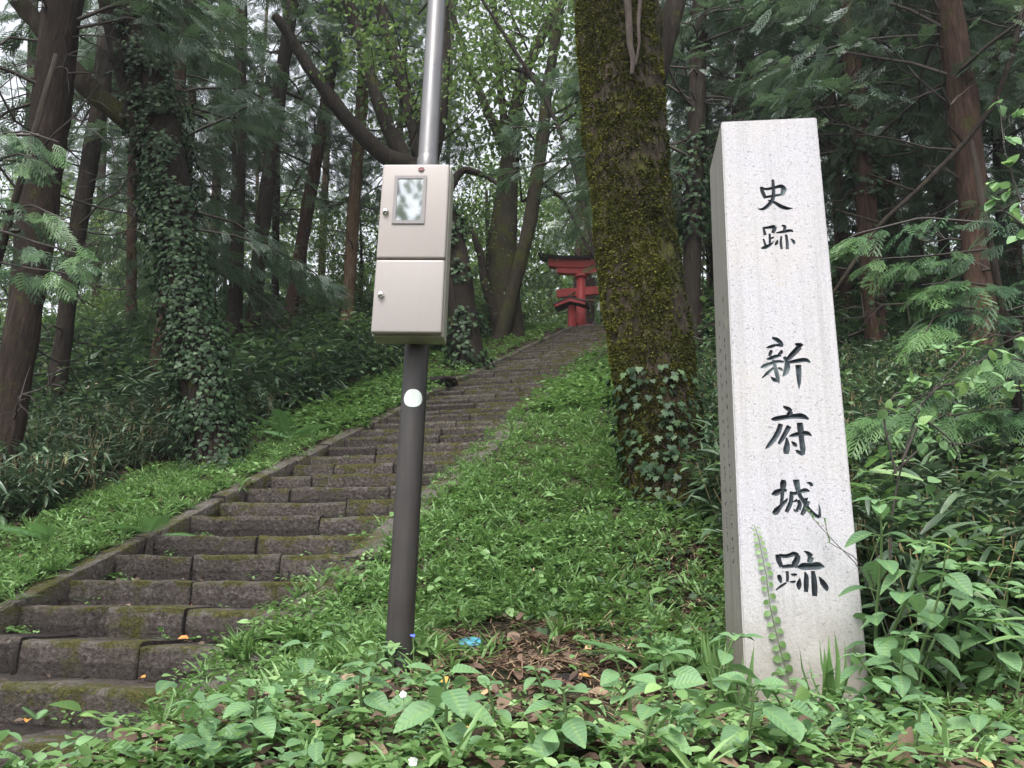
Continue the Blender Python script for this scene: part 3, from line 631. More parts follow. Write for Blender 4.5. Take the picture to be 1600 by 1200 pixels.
zn = at(903, 456, TY)[2]-gz
beam("tie_beam", M['red'], -.70, SP+.70, zn-.12, zn+.12, .06, 0, 2)
a = MB(); a.tube([G(SP/2, 0, zn+.12), G(SP/2, 0, hp)], [.1, .1], 4); a.build("centre_strut", M['red'], gate, smooth=False)
for sx in (0,):
    a = MB(); a.tube([G(sx+.147*math.cos(t), .147*math.sin(t), zn-.30+.012*math.sin(3*t)) for t in np.linspace(0, 6.5, 28)], .016, 6); a.build("rope", M['rope'], gate)
    a = MB(); a.tube([G(.14, -.1, zn-.28), G(SP*.5, -.12, zn-.40), G(SP-.14, -.1, zn-.28)], .014, 6); a.build("rope", M['rope'], gate)
a = MB()
for k, (dx, dz) in enumerate(((0, 0), (.03, -.09), (0, -.18))):
    a.add([G(.48+dx, -.13, zn-.36+dz), G(.56+dx, -.13, zn-.36+dz), G(.56+dx, -.13, zn-.47+dz), G(.48+dx, -.13, zn-.47+dz), G(.48+dx, -.132, zn-.36+dz), G(.56+dx, -.132, zn-.36+dz), G(.56+dx, -.132, zn-.47+dz), G(.48+dx, -.132, zn-.47+dz)], [(0, 1, 2, 3), (7, 6, 5, 4)])
a.build("paper_streamer", M['paper'], gate, smooth=False)
for sx in (0, SP):
    for sy in (-1.0, 1.0):
        zr = at(888, 474, TY-1.0)[2]-gz
        if sx == 0 and sy < 0: c = np.array(at(893, 500, TY-1.0)) ; lx = float((c-TL)@gx_)
        else: lx = sx
        post = MB(); post.tube([G(lx, sy, -.5), G(lx, sy, zr-.06)], .115, 8); pp = post.build("side_post", M['red'], gate, smooth=False)
        r = MB()   # gabled roof: ridge runs front to back
        for s in (-1, 1):
            V = []
            for yy in (sy-.30, sy+.30):
                for (xx, zz) in ((0, .08), (.22*s, -.0), (.46*s, -.09)):
                    V.append(G(lx+xx, yy, zr+zz))
            k = np.array(V); V = np.concatenate([k, k+GZ*.045]); r.add(V, [(0, 3, 4, 1), (1, 4, 5, 2), (6, 7, 10, 9), (7, 8, 11, 10), (0, 1, 7, 6), (1, 2, 8, 7), (3, 9, 10, 4), (4, 10, 11, 5), (2, 5, 11, 8)])
        r.tube([G(lx, sy-.33, zr+.14), G(lx, sy+.33, zr+.14)], .035, 6)
        r.build("roof", M['roofdark'], pp, smooth=False)
        gbl = MB()
        for s in (-1, 1):
            gbl.add([G(lx, sy-.29, zr+.07), G(lx+.42*s, sy-.29, zr-.09), G(lx+.42*s, sy-.29, zr-.15), G(lx, sy-.29, zr-.02), G(lx, sy-.26, zr+.07), G(lx+.42*s, sy-.26, zr-.09), G(lx+.42*s, sy-.26, zr-.15), G(lx, sy-.26, zr-.02)], [(0, 1, 2, 3), (7, 6, 5, 4), (2, 1, 5, 6), (3, 2, 6, 7)])
        gbl.build("gable_board", M['red'], pp, smooth=False)
        tb = MB(); tb.tube([G(lx, sy, zr-.45), G(sx, 0, zr-.45)], .06, 4); tb.build("brace_beam", M['red'], gate, smooth=False)

# ------------------------------------------------------------------ foliage kits
def mesh_only(o):
    me = o.data; bpy.data.objects.remove(o); return me
def cypress_crown(seed, nb=50, ns=46, tpls=T_FAN, zlo=2.4, ztop=13.5):
    r = np.random.default_rng(seed); mb = MB(); tw = MB(); PO, DI, NO, SC, VA = [], [], [], [], []
    for i in range(nb):
        z = zlo+(ztop-zlo)*r.random()**.85; L = (2.9*(1-z/(ztop+2.5))+.5)*r.uniform(.6, 1.15); az = r.uniform(0, 6.283)
        dr = r.uniform(.25, .7); o = np.array([math.cos(az), math.sin(az), 0]); sd = np.array([-o[1], o[0], 0])
        ts = np.linspace(0, 1, 6); pts = np.array([[0, 0, z]]+[o*L*t+sd*.15*L*math.sin(t*2.+seed)*r.uniform(-.3, .3)+np.array([0, 0, z+L*(.28*t-dr*t*t)]) for t in ts[1:]])
        mb.tube(pts, np.linspace(.022, .006, 6)*(.5+L/3), 3, var=0, caps=False, mi=1)
        n = int(ns*(.5+L/3)); t = r.uniform(.22, 1., n)**.8; base = np.stack([np.interp(t, ts, pts[:, c]) for c in range(3)], -1)
        side = r.choice([-1, 1], n); fan = r.uniform(.2, 1.3, n)*side; d = o*np.cos(fan)[:, None]+sd*np.sin(fan)[:, None]; d[:, 2] -= r.uniform(-.15, 1.0, n)
        off = sd*side[:, None]*r.uniform(0, .6, n)[:, None]*(1.15-t)[:, None]*L*.6; off[:, 2] -= np.abs(off).sum(1)*.25
        PO.append(base+off); DI.append(d); NO.append(np.array([0, 0, 1.])+r.normal(size=(n, 3))*.45); SC.append(r.uniform(.17, .36, n)); VA.append(np.clip(r.normal(.45, .22, n)+.15*(t-.5), 0, 1))
    PO, DI, NO, SC, VA = map(np.concatenate, (PO, DI, NO, SC, VA)); R = frame(DI, NO); w = r.integers(0, len(tpls), len(PO))
    for k, tp in enumerate(tpls): s = w == k; mb.scatter(tp, PO[s], R[s], SC[s], VA[s])
    return mb
def twig_mesh(seed, z0=.8, z1=6., n=26):
    r = np.random.default_rng(seed); mb = MB()
    for i in range(n):
        z = r.uniform(z0, z1); L = r.uniform(.5, 1.9); az = r.uniform(0, 6.283); o = np.array([math.cos(az), math.sin(az), r.uniform(-.25, .35)]); k = 6
        P = np.cumsum(np.vstack([[0, 0, z], np.tile(o*L/k, (k, 1))+r.normal(size=(k, 3))*.045*L]), 0); mb.tube(P, np.linspace(.017, .004, k+1), 4, caps=False)
        for _ in range(4):
            s = P[r.integers(2, k)]; d = o*.4+r.normal(size=3)*.5; mb.tube([s, s+d*.25*L, s+d*.45*L+np.array([0, 0, -.05])], [.007, .005, .002], 3, caps=False)
    return mb
def broad_crown(seed, R=3., h0=2.5, h1=9, nc=46, nl=105, ls=(.09, .16), bar=None):
    r = np.random.default_rng(seed); mb = MB()
    for i in range(nc):
        z = r.uniform(h0, h1); rr = R*math.sin(math.pi*min(1, max(.08, (z-h0+.8)/(h1-h0+1.3))))**.6*r.uniform(.3, 1.); az = r.uniform(0, 6.283); c = np.array([rr*math.cos(az), rr*math.sin(az), z])
        s0 = np.array([0, 0, max(h0*.5, z-rr*.9-.5)]); mid = (s0+c)/2+r.normal(size=3)*.2; mb.tube([s0, mid, c] if i % 4 == 0 else [mid*.4+c*.6+np.array([0, 0, -.1]), mid*.2+c*.8, c], [.03, .018, .008] if i % 4 == 0 else [.010, .008, .005], 4, caps=False, mi=1)
        n = nl; P = c+r.normal(size=(n, 3))*np.array([.55, .55, .32])*r.uniform(.7, 1.3); d = r.normal(size=(n, 3)); d[:, 2] -= .5
        mb.scatter(T_OVAL, P, frame(d, np.array([0, 0, 1.])+r.normal(size=(n, 3))*.5), r.uniform(*ls, n), np.clip(r.normal(.5, .25, n), 0, 1))
    return mb
CR = [mesh_only(cypress_crown(s).build("crown", [M['cypress'], M['twig']])) for s in (1, 2, 3)]
CRF = [mesh_only(cypress_crown(s, 54, 42, T_LO).build("crown", [M['cypress'], M['twig']])) for s in (11, 12)]
TW = [mesh_only(twig_mesh(s).build("dead_branches", M['twig'])) for s in (1, 2)]
BR_ = [mesh_only(broad_crown(s).build("crown", [M['bright'], M['bark_dark']])) for s in (21, 22)]
def inst(name, me, parent, loc=(0, 0, 0), rot=None, sc=1.):
    o = bpy.data.objects.new(name, me); C.objects.link(o); o.parent = parent
    mm = Matrix.Translation(Vector([float(c) for c in loc]))@(rot if rot is not None else Matrix.Identity(4))@Matrix.Diagonal((sc if np.ndim(sc) else sc, sc, sc, 1)); o.matrix_local = mm; return o
def bark_disp(amp, sc=1., seed=0):
    def f(V): return nz(V*np.array([1, 1, .35]), 5*sc, seed)*amp+nz(V*np.array([1, 1, .5]), 17*sc, seed+2)*amp*.4
    return f
def trunk(mb, pts, rad, mt=None, n=18, amp=.08, seed=0, sub=10):
    P = crom([(p[0], p[1], p[2]) for p in pts], sub) if False else None
    pts = np.array(pts, float); t = np.arange(len(pts)); tt = np.linspace(0, len(pts)-1, (len(pts)-1)*sub+1)
    P = np.stack([np.interp(tt, t, pts[:, c]) for c in range(3)], -1)
    K = np.array([.25, .5, .25])
    for _ in range(sub//2):
        Q = P.copy(); Q[1:-1] = .25*P[:-2]+.5*P[1:-1]+.25*P[2:]; P = Q
    R = np.interp(tt, t, rad); mb.tube(P, R, n, disp=lambda V: bark_disp(amp*np.mean(rad), 1/max(np.mean(rad)*4, .35), seed)(V)); return P, R
def pxtrunk(pts, Y, n=18, amp=.1, seed=0, dY=0, ground=True, extend=3.):
    """trunk through photo points (x, y, width px) standing at forward distance Y"""
    P = []; R = []
    for i, (x, y, w) in enumerate(pts):
        p = at(x, y, Y+dY*i); P.append(p); R.append(w*cdepth(p)/FP/2)
    if ground:
        b = P[0].copy(); d = P[1]-P[0]; d = d/max(d[2], .1); zz = float(H(b[0], b[1]))-.15
        nb = b+d*(zz-.3-b[2])
        P = [nb]+([P[0]] if b[2] > zz+.3 else [])+P[1:]; R = [R[0]*1.25]+([R[0]] if b[2] > zz+.3 else [])+R[1:]
    if extend:
        d = P[-1]-P[-2]; d /= np.linalg.norm(d); P.append(P[-1]+d*extend); R.append(R[-1]*.85)
    return P, R
tid = [0]
def tree(name, label, cat, base, pts, mt, crown='c', Y=None, n=16, twigs=True, csc=1., group=None, seed=0, extend=3., dY=0, amp=.1, zoff=0):
    tid[0] += 1; k = tid[0]
    if Y is None: Y = hit(pts[0][0], pts[0][1], .35)[1]
    P, R = pxtrunk(pts, Y, extend=extend, dY=dY)
    t = thing(name, label, cat, P[0], group); mb = MB(); trunk(mb, P, R, n=n, amp=amp, seed=k); mb.build("trunk", M[mt], t)
    ax = Vector(P[-1]-P[0]).normalized(); rot = Vector((0, 0, 1)).rotation_difference(ax).to_matrix().to_4x4()@Matrix.Rotation(k*2.4+seed, 4, 'Z')
    if crown == 'c': inst("crown", CR[k % 3] if Y < 15 else CRF[k % 2], t, (0, 0, zoff), rot, csc)
    if crown == 'b': inst("crown", BR_[k % 2], t, (0, 0, zoff), rot, csc)
    if twigs: inst("dead_branches", TW[k % 2], t, (0, 0, 0), rot, 1.)
    return t, P, R
CY = "cypress trees in the wood"
tree("cypress_tree", "thick reddish-barked cypress at the far left edge with shaggy peeling bark", "tree", 0, [(5, 700, 50), (40, 480, 50), (72, 230, 56), (98, 0, 58)], 'bark_brown', Y=7.2, csc=.9, group=CY, zoff=2.5)
tree("cypress_tree", "slender dark trunk just right of the thick shaggy cypress at the left edge", "tree", 0, [(95, 560, 26), (122, 350, 26), (158, 160, 26), (170, 0, 24)], 'bark_dark', group=CY, Y=10.5, crown=None)
tree("cypress_tree", "short visible brown trunk rising from bamboo grass left of the ivy-clad tree", "tree", 0, [(243, 575, 20), (262, 450, 20), (275, 300, 18), (285, 0, 18)], 'bark_red', group=CY, Y=11.5, twigs=False)
tree("cypress_tree", "thin brown trunk with stubs, first one behind the ivy-clad tree on its right", "tree", 0, [(285, 420, 14), (300, 160, 13), (308, 0, 12)], 'bark_red', group=CY, Y=16)
tree("cypress_tree", "straight dark trunk standing against the brightest sky gap", "tree", 0, [(368, 470, 22), (373, 300, 21), (377, 0, 19)], 'bark_dark', group=CY, Y=13.5, crown=None)
tree("cypress_tree", "dark rough trunk with flaking bark leaning right, left of the thin reddish trunk", "tree", 0, [(398, 480, 22), (412, 330, 23), (435, 150, 22), (458, 0, 18)], 'bark_dark', group=CY, Y=14.5, zoff=3.5, csc=.9)
tree("cypress_tree", "reddish trunk leaning right, between the dark flaking trunk and the pale straight one", "tree", 0, [(460, 450, 20), (480, 330, 20), (505, 190, 18), (528, 40, 15)], 'bark_red', group=CY, Y=16, zoff=2)
tree("cypress_tree", "pale brown straight slender trunk just left of the meter cabinet", "tree", 0, [(545, 460, 19), (552, 330, 19), (563, 200, 19), (572, 50, 17)], 'bark_pale', group=CY, Y=16, zoff=3.5, csc=.8)
tree("cypress_tree", "dark ivy-flecked trunk seen between the mossy tree and the monument", "tree", 0, [(1080, 500, 28), (1086, 250, 27), (1092, 60, 24)], 'bark_dark', group=CY, Y=10.5, zoff=1, csc=.9)
tree("cypress_tree", "dark trunk whose upper part shows above the top of the monument", "tree", 0, [(1135, 400, 24), (1160, 120, 24), (1180, 0, 22)], 'bark_dark', group=CY, Y=13)
tree("cypress_tree", "reddish peeling trunk directly right of the monument, half wrapped in ivy", "tree", 0, [(1372, 560, 34), (1352, 300, 32), (1332, 100, 28), (1322, 0, 24)], 'bark_red', group=CY, Y=10, zoff=1.5, csc=.9)
tree("cypress_tree", "slim reddish trunk close to the monument's right edge, left of the peeling one", "tree", 0, [(1322, 470, 20), (1308, 290, 19), (1290, 120, 17)], 'bark_red', group=CY, Y=12.5, zoff=1)
tree("cypress_tree", "brown trunk right behind the peeling one that is right of the monument", "tree", 0, [(1405, 490, 22), (1385, 300, 20), (1370, 100, 18)], 'bark_red', group=CY, Y=13.5, zoff=1)
tree("cypress_tree", "stout straight brown trunk nearest the right edge, above the young cypress boughs", "tree", 0, [(1540, 540, 46), (1524, 350, 44), (1503, 150, 42), (1482, 0, 40)], 'bark_red', group=CY, Y=8.5, zoff=2.2, csc=.9)
tree("cypress_tree", "thin dark trunk left of the stout brown one near the right edge", "tree", 0, [(1478, 420, 16), (1464, 250, 16), (1440, 80, 15)], 'bark_dark', group=CY, Y=13, zoff=1)
tree("cypress_tree", "thin dark trunk right of the stout brown one near the right edge", "tree", 0, [(1566, 480, 14), (1560, 250, 14), (1550, 60, 13)], 'bark_dark', group=CY, Y=12, zoff=.5)
tree("cedar_tree", "big reddish trunk right behind the red shrine gate", "tree", 0, [(912, 470, 34), (917, 330, 32), (914, 100, 28)], 'bark_red', Y=25, n=18, csc=1.1, zoff=-1.5)
# twin-stemmed mossy trees behind the steps
YA = 17.; YB = 16.5; YC = 13.8; YD = 16.5; print('Y', YA, YB, YC, YD)
t1, P1, R1 = tree("maple_tree", "mossy broadleaf trunk left of the red gate, forking high with a crooked broken limb", "tree", 0, [(790, 480, 50), (785, 380, 44), (797, 250, 28), (812, 130, 18), (870, 10, 12)], 'bark_green', crown='b', Y=YA, twigs=False, zoff=2.5, csc=1.1)
def limb(parent, pts, Y, mt, name="limb", seed=0, n=12, dY=0):
    P, R = pxtrunk(pts, Y, ground=False, extend=0, dY=dY); mb = MB(); trunk(mb, P, R, n=n, amp=.1, seed=seed, sub=6); return mb.build(name, M[mt], parent)
limb(t1, [(797, 250, 16), (760, 170, 13), (728, 90, 10), (700, 0, 8)], YA, 'bark_green')
limb(t1, [(790, 210, 12), (780, 120, 11), (772, 0, 9)], YA+.3, 'bark_green')
t2, _, _ = tree("maple_tree", "slender curving mossy stem right of the forked trunk, with a dark stub pointing left", "tree", 0, [(796, 475, 22), (828, 350, 22), (846, 230, 20), (854, 150, 18), (876, 0, 14)], 'bark_green', crown='b', Y=YB, twigs=False, zoff=4., csc=1.)
limb(t2, [(852, 155, 15), (835, 118, 12), (782, 98, 7)], YB, 'bark_dark', "broken_limb")
limb(t2, [(838, 280, 7), (880, 310, 6), (905, 360, 5), (925, 400, 4)], YB, 'bark_dark')
tree("sapling", "thin bare sapling leaning left in front of the forked mossy trees", "tree", 0, [(940, 440, 7), (895, 250, 7), (850, 150, 6), (760, 10, 5)], 'bark_dark', crown=None, Y=13, twigs=False)
tree("dead_tree", "short crooked dark dead stem left of the forked mossy trunk, above the steps", "tree", 0, [(776, 500, 15), (756, 440, 13), (752, 400, 12), (735, 355, 8)], 'bark_dark', crown=None, Y=YD, twigs=False, extend=0)
t3, P3, R3 = tree("cherry_tree", "dark ivy-clad tree behind the meter cabinet splitting into several leaning stems", "tree", 0, [(724, 500, 46), (716, 420, 44), (692, 330, 44), (650, 262, 40)], 'bark_dark', crown=None, Y=YC, twigs=False, extend=0)
limb(t3, [(650, 265, 34), (600, 245, 27), (545, 190, 24), (495, 125, 20), (455, 60, 16), (430, 25, 14)], YC, 'bark_dark', "broken_limb", 3, dY=-.15)
limb(t3, [(640, 260, 26), (612, 215, 24), (585, 140, 22), (565, 70, 20), (540, -10, 18)], YC, 'bark_dark', seed=4)
limb(t3, [(660, 258, 26), (645, 190, 22), (622, 110, 20), (588, -10, 18)], YC+.2, 'bark_dark', seed=5)
limb(t3, [(672, 262, 22), (690, 190, 18), (697, 90, 16), (694, -10, 15)], YC+.1, 'bark_dark', seed=6)
limb(t3, [(690, 320, 18), (720, 262, 12), (762, 275, 8), (790, 300, 5)], YC, 'bark_dark', seed=7)
inst("crown", BR_[0], t3, (-1.4, 0, 3.4), Matrix.Rotation(1., 4, 'Z'), .85)
limb_t = thing("fallen_bough", "long bare dark bough leaning diagonally against the trunks right of the monument", "branch", at(1326, 425, 8.2))
Pb, Rb = pxtrunk([(1300, 460, 5), (1326, 422, 6), (1375, 349, 7), (1431, 300, 7), (1506, 225, 8), (1556, 160, 9), (1585, 75, 9), (1600, -10, 9)], 8.2, ground=True, extend=0)
mb = MB(); trunk(mb, Pb, Rb, n=10, amp=.15, sub=5)
for i in (2, 3, 4, 5):
    d = np.array([rnd(-.6, -.1), rnd(-.3, .3), rnd(-.2, .4)]); mb.tube([Pb[i], Pb[i]+d*.5, Pb[i]+d], [.018, .012, .005], 5)
mb.build("bough", M['bark_dark'], limb_t)

# filler trees deeper in the wood, each its own thing
FILL = [(35, 12.5), (205, 15), (330, 19), (430, 18), (500, 22), (620, 19), (1035, 16), (1230, 17), (1270, 14), (1440, 17), (1510, 16), (1590, 14), (150, 21), (255, 24), (1110, 22), (1350, 21), (1180, 27), (1475, 25), (-60, 10), (1660, 9.5), (-160, 14), (1760, 13), (1000, 30), (60, 28), (690, 33), (400, 32), (-280, 9.5), (1850, 9)]
FILLAB = ["cypress stem close behind the shaggy trunk at the left edge", "cypress stem directly behind the ivy-clad tree", "cypress stem midway between the ivy-clad tree and the dark trunk under the sky gap", "cypress stem just left of the reddish right-leaning trunk", "cypress stem between the reddish right-leaning trunk and the pale one", "cypress stem hidden behind the meter cabinet", "cypress stem touching the right outline of the big mossy tree", "cypress stem behind the upper right corner of the monument", "cypress stem just beyond the monument's top right corner", "cypress stem above the young cypress's left boughs", "cypress stem left of the stout brown trunk", "cypress stem at the right edge behind the leafy branch", "cypress stem left of the ivy-clad tree, seen through its leaves", "cypress stem right of the ivy-clad tree's crown", "cypress stem left of the monument's top", "cypress stem behind the peeling trunk right of the monument", "cypress stem far behind the monument", "cypress stem far behind the young cypress", "cypress just outside the left edge reaching in with its boughs", "cypress just outside the right edge reaching in with its boughs", "cypress outside the left edge with only branch tips in view", "cypress outside the right edge with only branch tips in view", "distant cypress stem behind the mossy tree", "most distant cypress stem at the far left", "distant cypress stem right behind the steel pole", "distant cypress stem behind the sky gap", "cypress shading the left bank outside the view", "cypress shading the right bank outside the view"]
for i, (px, Y) in enumerate(FILL):
    w = 240/Y*(.8+.4*((i*7) % 5)/5); nocrown = i in (0, 2, 3, 18, 20)
    lab = FILLAB[i]
    tree("cypress_tree", lab, "tree", 0, [(px, 480, w), (px+(-1)**i*4+6*(px < 800)-6*(px > 800), 250, w*.92), (px+(18 if px < 800 else -18), 0, w*.8)], ('bark_dark', 'bark_red', 'bark_red')[i % 3], group="distant cypress trunks in the wood", crown=None if nocrown else 'c', Y=Y, twigs=Y < 20, csc=.85+.3*((i*3) % 4)/4, zoff=.3*(i % 3)-(.8 if Y > 18 else 0))
BRT = [(470, 20, .55), (560, 19, .5), (620, 24, .8), (760, 22, .9), (800, 28, 1.2), (860, 33, 1.4), (720, 17.5, .5), (940, 31, 1.3), (1060, 20, .9), (1110, 15, .6), (1330, 16, .6), (1440, 20, .7), (200, 20, .6), (60, 18, .7), (350, 26, .9), (680, 38, 1.6), (520, 36, 1.5), (250, 34, 1.3), (1200, 34, 1.4)]
BRLAB = ["light green small tree left of the reddish right-leaning trunk's foot", "light green small tree between the pale slender trunk and the meter cabinet", "light green tree hidden behind the meter cabinet", "light green tree just right of the meter cabinet", "tall light green tree behind the forked mossy trunk", "tall pale tree above the left end of the red gate", "small light green tree behind the lower part of the cabinet", "light green tree behind the red gate and mossy tree", "light green tree between the mossy tree and the monument", "small light green tree behind the monument's left edge", "light green small tree right of the monument's middle", "light green small tree behind the young cypress", "light green tree behind the ivy-clad tree", "light green tree at the left edge behind the shaggy trunk", "pale green tree under the bright sky gap", "tall pale tree behind the steel pole", "tall pale tree behind the pale slender trunk", "pale tree far left beyond the ivy-clad tree", "tall pale tree far behind the monument top"]
for i, (px, Y, s) in enumerate(BRT):
    p = at(px, 450, Y); z = float(H(p[0], Y)); t = thing("broadleaf_tree", BRLAB[i], "tree", (p[0], Y, z-.1), "light green trees deeper in the wood")
    mb = MB(); trunk(mb, [(p[0], Y, z-.3), (p[0]+.1, Y, z+2*s), (p[0]-.1, Y, z+6*s)], [.12*s, .1*s, .05*s], n=8, amp=.1, sub=4); mb.build("trunk", M['bark_dark'], t)
    inst("crown", BR_[i % 2], t, (0, 0, -2.2*s if Y < 22 else -1.5), Matrix.Rotation(i*1.7, 4, 'Z'), s)
# two trees across the road behind the viewer, mirrored in the cabinet's little window
for i, (x, y, s_) in enumerate([(-4.2, -11, 1.45), (1.2, -12.5, 1.35)]):
    t = thing("broadleaf_tree", ("tree across the road mirrored in the cabinet window", "second tree across the road mirrored in the cabinet window")[i], "tree", (x, y, 0)); mb = MB(); trunk(mb, [(x, y, -.2), (x+.2, y, 3), (x, y, 8)], [.25, .2, .08], n=10, sub=4); mb.build("trunk", M['bark_dark'], t); inst("crown", BR_[i], t, (0, 0, 0), None, s_)
# far wood: mass of foliage on the rise beyond
r = np.random.default_rng(31); n = 42000; x = r.uniform(-55, 55, n); y = r.uniform(38, 75, n); z = H(x, y)+r.uniform(0, 9, n)*(1-.3*np.sin(x*.4+y*.3)); P = np.stack([x, y, z], -1); k = inview(P, 500, 100); P = P[k]; n = len(P)
mb = MB(); d = r.normal(size=(n, 3)); mb.scatter(T_OVAL, P, frame(d, r.normal(size=(n, 3))), r.uniform(.5, 1.1, n), r.uniform(0, 1, n)); tag(mb.build("far_wood", M['cypress_young']), "mass of foliage closing the view far behind the trunks", kind='stuff')
# ------------------------------------------------------------------ the big mossy tree beside the steps
YM = 5.9
Pm, Rm = pxtrunk([(1050, 822, 175), (1046, 780, 150), (1037, 720, 130), (1025, 640, 126), (1013, 550, 131), (1003, 470, 128), (995, 400, 126), (985, 300, 127), (976, 225, 130), (970, 110, 134), (964, 0, 136)], YM, extend=2.5)
moss_tree = thing("mossy_tree", "big leaning tree thickly furred with yellow-green moss, standing between the steps and the monument", "tree", Pm[0])
def mdisp(V):
    ang = np.arctan2(V[:, 1]-YM, V[:, 0]-np.interp(V[:, 2], [p[2] for p in Pm], [p[0] for p in Pm])); low = np.clip((2.6-V[:, 2])/1.2, 0, 1)
    return nz(V*np.array([1, 1, .5]), 2.2, 1)*.022+nz(V, 9, 4)*.012+nz(V, 28, 6)*.006+.03*np.sin(ang*5+V[:, 2]*.7)*(.35+low*1.3)
mb = MB(); pts = np.array(Pm); t = np.arange(len(pts)); tt = np.linspace(0, len(pts)-1, 140); P = np.stack([np.interp(tt, t, pts[:, c]) for c in range(3)], -1)
for _ in range(12): P[1:-1] = .25*P[:-2]+.5*P[1:-1]+.25*P[2:]
PMX = P; RMX = np.interp(tt, t, Rm)*.97; mb.tube(P, RMX, 90, disp=mdisp); mb.build("trunk", M['bark_moss'], moss_tree)
def onsurf(P, R, n, z0, z1, r, zbias=1., out=.01, front=True):
    """random points on a trunk surface with normals"""
    z = z0+(z1-z0)*r.random(n)**zbias; cx = np.interp(z, P[:, 2], P[:, 0]); cy = np.interp(z, P[:, 2], P[:, 1]); rr = np.interp(z, P[:, 2], R)
    th = r.uniform(0, 6.283, n); N = np.stack([np.cos(th), np.sin(th), 0*th], -1); return np.stack([cx, cy, z], -1)+N*(rr+out)[:, None] if np.ndim(out) else np.stack([cx, cy, z], -1)+N*(rr+out)[:, None], N, th
r = np.random.default_rng(77)
pos, N, th = onsurf(PMX, RMX, 150000, PMX[0, 2]+.3, PMX[-1, 2]-2.6, r, out=.0)
pos = pos + N*mdisp(pos)[:, None]
keep = (.42+.35*nz(pos, 2.1, 8) + .55*nz(pos, 9, 3) + .5*nz(pos, 24, 5) + .4*np.clip((pos[:, 2]-2.7), -1, .3) - .25*(N[:, 0] > .45) > .12) & (N[:, 1] < .5); pos, N = pos[keep], N[keep]; n = len(pos)
TUFT = strip(1, lambda t: .33*(1-.7*t), curl=.1, fold=.2)
d = N*.8+r.normal(size=(n, 3))*.55+np.array([0, 0, -.15]); mb = MB()
mb.scatter(TUFT, pos-N*.003, frame(d, r.normal(size=(n, 3))), r.uniform(.010, .026, n), np.clip(.5+.22*nz(pos, 3, 2)-.25*np.clip(N[:, 0], 0, 1)+r.normal(0, .2, n), 0, 1)); mb.build("moss", M['moss'], moss_tree)
# dead hanging stub high on the trunk
for pl in ([(980, -10, 12), (983, 40, 11), (984, 70, 10), (990, 95, 9), (987, 118, 6)], [(1002, -10, 6), (997, 35, 6), (999, 70, 5), (993, 104, 4)]):
    Pq, Rq = pxtrunk(pl, YM-.43, ground=False, extend=0); mb = MB(); trunk(mb, Pq, Rq, n=8, amp=.15, sub=5); mb.build("dead_stub", M['bark_stub'], moss_tree)
# side limb to the right behind
limb(moss_tree, [(1020, 130, 40), (1040, 60, 34), (1062, -20, 30)], YM+.4, 'bark_dark', "side_limb")

def ivy_on(label, P, R, z0, z1, n, size, seed, zbias=1., nvine=7, name="ivy_vine", patch=.0, bulge=.05, mtl='ivy', thr=None):
    r = np.random.default_rng(seed); pos, N, th = onsurf(P, R, n, z0, z1, r, zbias, out=.02)
    if thr is not None: k = nz(pos, patch, 4) > thr; pos, N = pos[k], N[k]
    n = len(pos); pos = pos+N*(r.random(n)**2*bulge)[:, None]
    d = np.array([0, 0, -1.])+N*.35+r.normal(size=(n, 3))*.4; nn = N+np.array([0, 0, .55])+r.normal(size=(n, 3))*.33
    t = thing(name, label, "ivy", (P[0][0], P[0][1], float(z0)))
    if thr is not None and thr < 0:
        q_, N2, _ = onsurf(P, R, 900, z0, z0+.9, r, 1., out=.03); pos = np.vstack([pos, q_]); d = np.vstack([d, np.array([0, 0, -1.])+N2*.35+r.normal(size=(900, 3))*.4]); nn = np.vstack([nn, N2+np.array([0, 0, .55])+r.normal(size=(900, 3))*.33]); n = len(pos)


    mb = MB(); mb.scatter(T_IVY, pos, frame(d, nn), r.uniform(*size, n), np.clip(r.normal(.5, .25, n), 0, 1)); mb.build("leaves", M[mtl], t)
    vm = MB()
    for i in range(nvine):
        th0 = r.uniform(3.3, 6.1); zz = np.linspace(z0-.15, z0+(z1-z0)*r.uniform(.5, 1), 26); th_ = th0+np.cumsum(r.normal(0, .07, 26))
        c = np.stack([np.interp(zz, P[:, 2], P[:, 0]), np.interp(zz, P[:, 2], P[:, 1]), zz], -1); rr = np.interp(zz, P[:, 2], R)+.022
        vm.tube(c+np.stack([np.cos(th_), np.sin(th_), 0*th_], -1)*rr[:, None], np.linspace(.008, .003, 26), 5, caps=False)
    vm.build("vine_stems", M['bark_brown'], t); return t
zb_ = PMX[0, 2]
ivy_on("ivy with pointed leaves climbing the foot of the big mossy tree", PMX, RMX, zb_+.25, zb_+1.35, 800, (.04, .075), 5, 1.25, 9, bulge=.06)
# ivy clad tree on the left
t4, P4_, R4_ = tree("ivy_clad_tree", "tall dark tree left of the steps wrapped from foot to top in small ivy leaves", "tree", 0, [(335, 700, 74), (318, 600, 64), (300, 500, 58), (280, 380, 58), (264, 280, 58), (244, 160, 60), (226, 60, 60), (216, 0, 60)], 'bark_dark', Y=7.9, twigs=False, crown='b', zoff=6.2, csc=.9, seed=1)
limb(t4, [(210, 195, 34), (150, 150, 34), (105, 100, 30), (62, 40, 28), (20, -10, 26)], 7.9, 'bark_moss', "mossy_limb")
limb(t4, [(225, 240, 26), (190, 110, 24), (165, 0, 24)], 7.8, 'bark_dark')
Pa, Ra = np.array(P4_), np.array(R4_); tt = np.linspace(0, len(Pa)-1, 60); Pa = np.stack([np.interp(tt, np.arange(len(P4_)), np.array(P4_)[:, c]) for c in range(3)], -1); Ra = np.interp(tt, np.arange(len(P4_)), R4_)
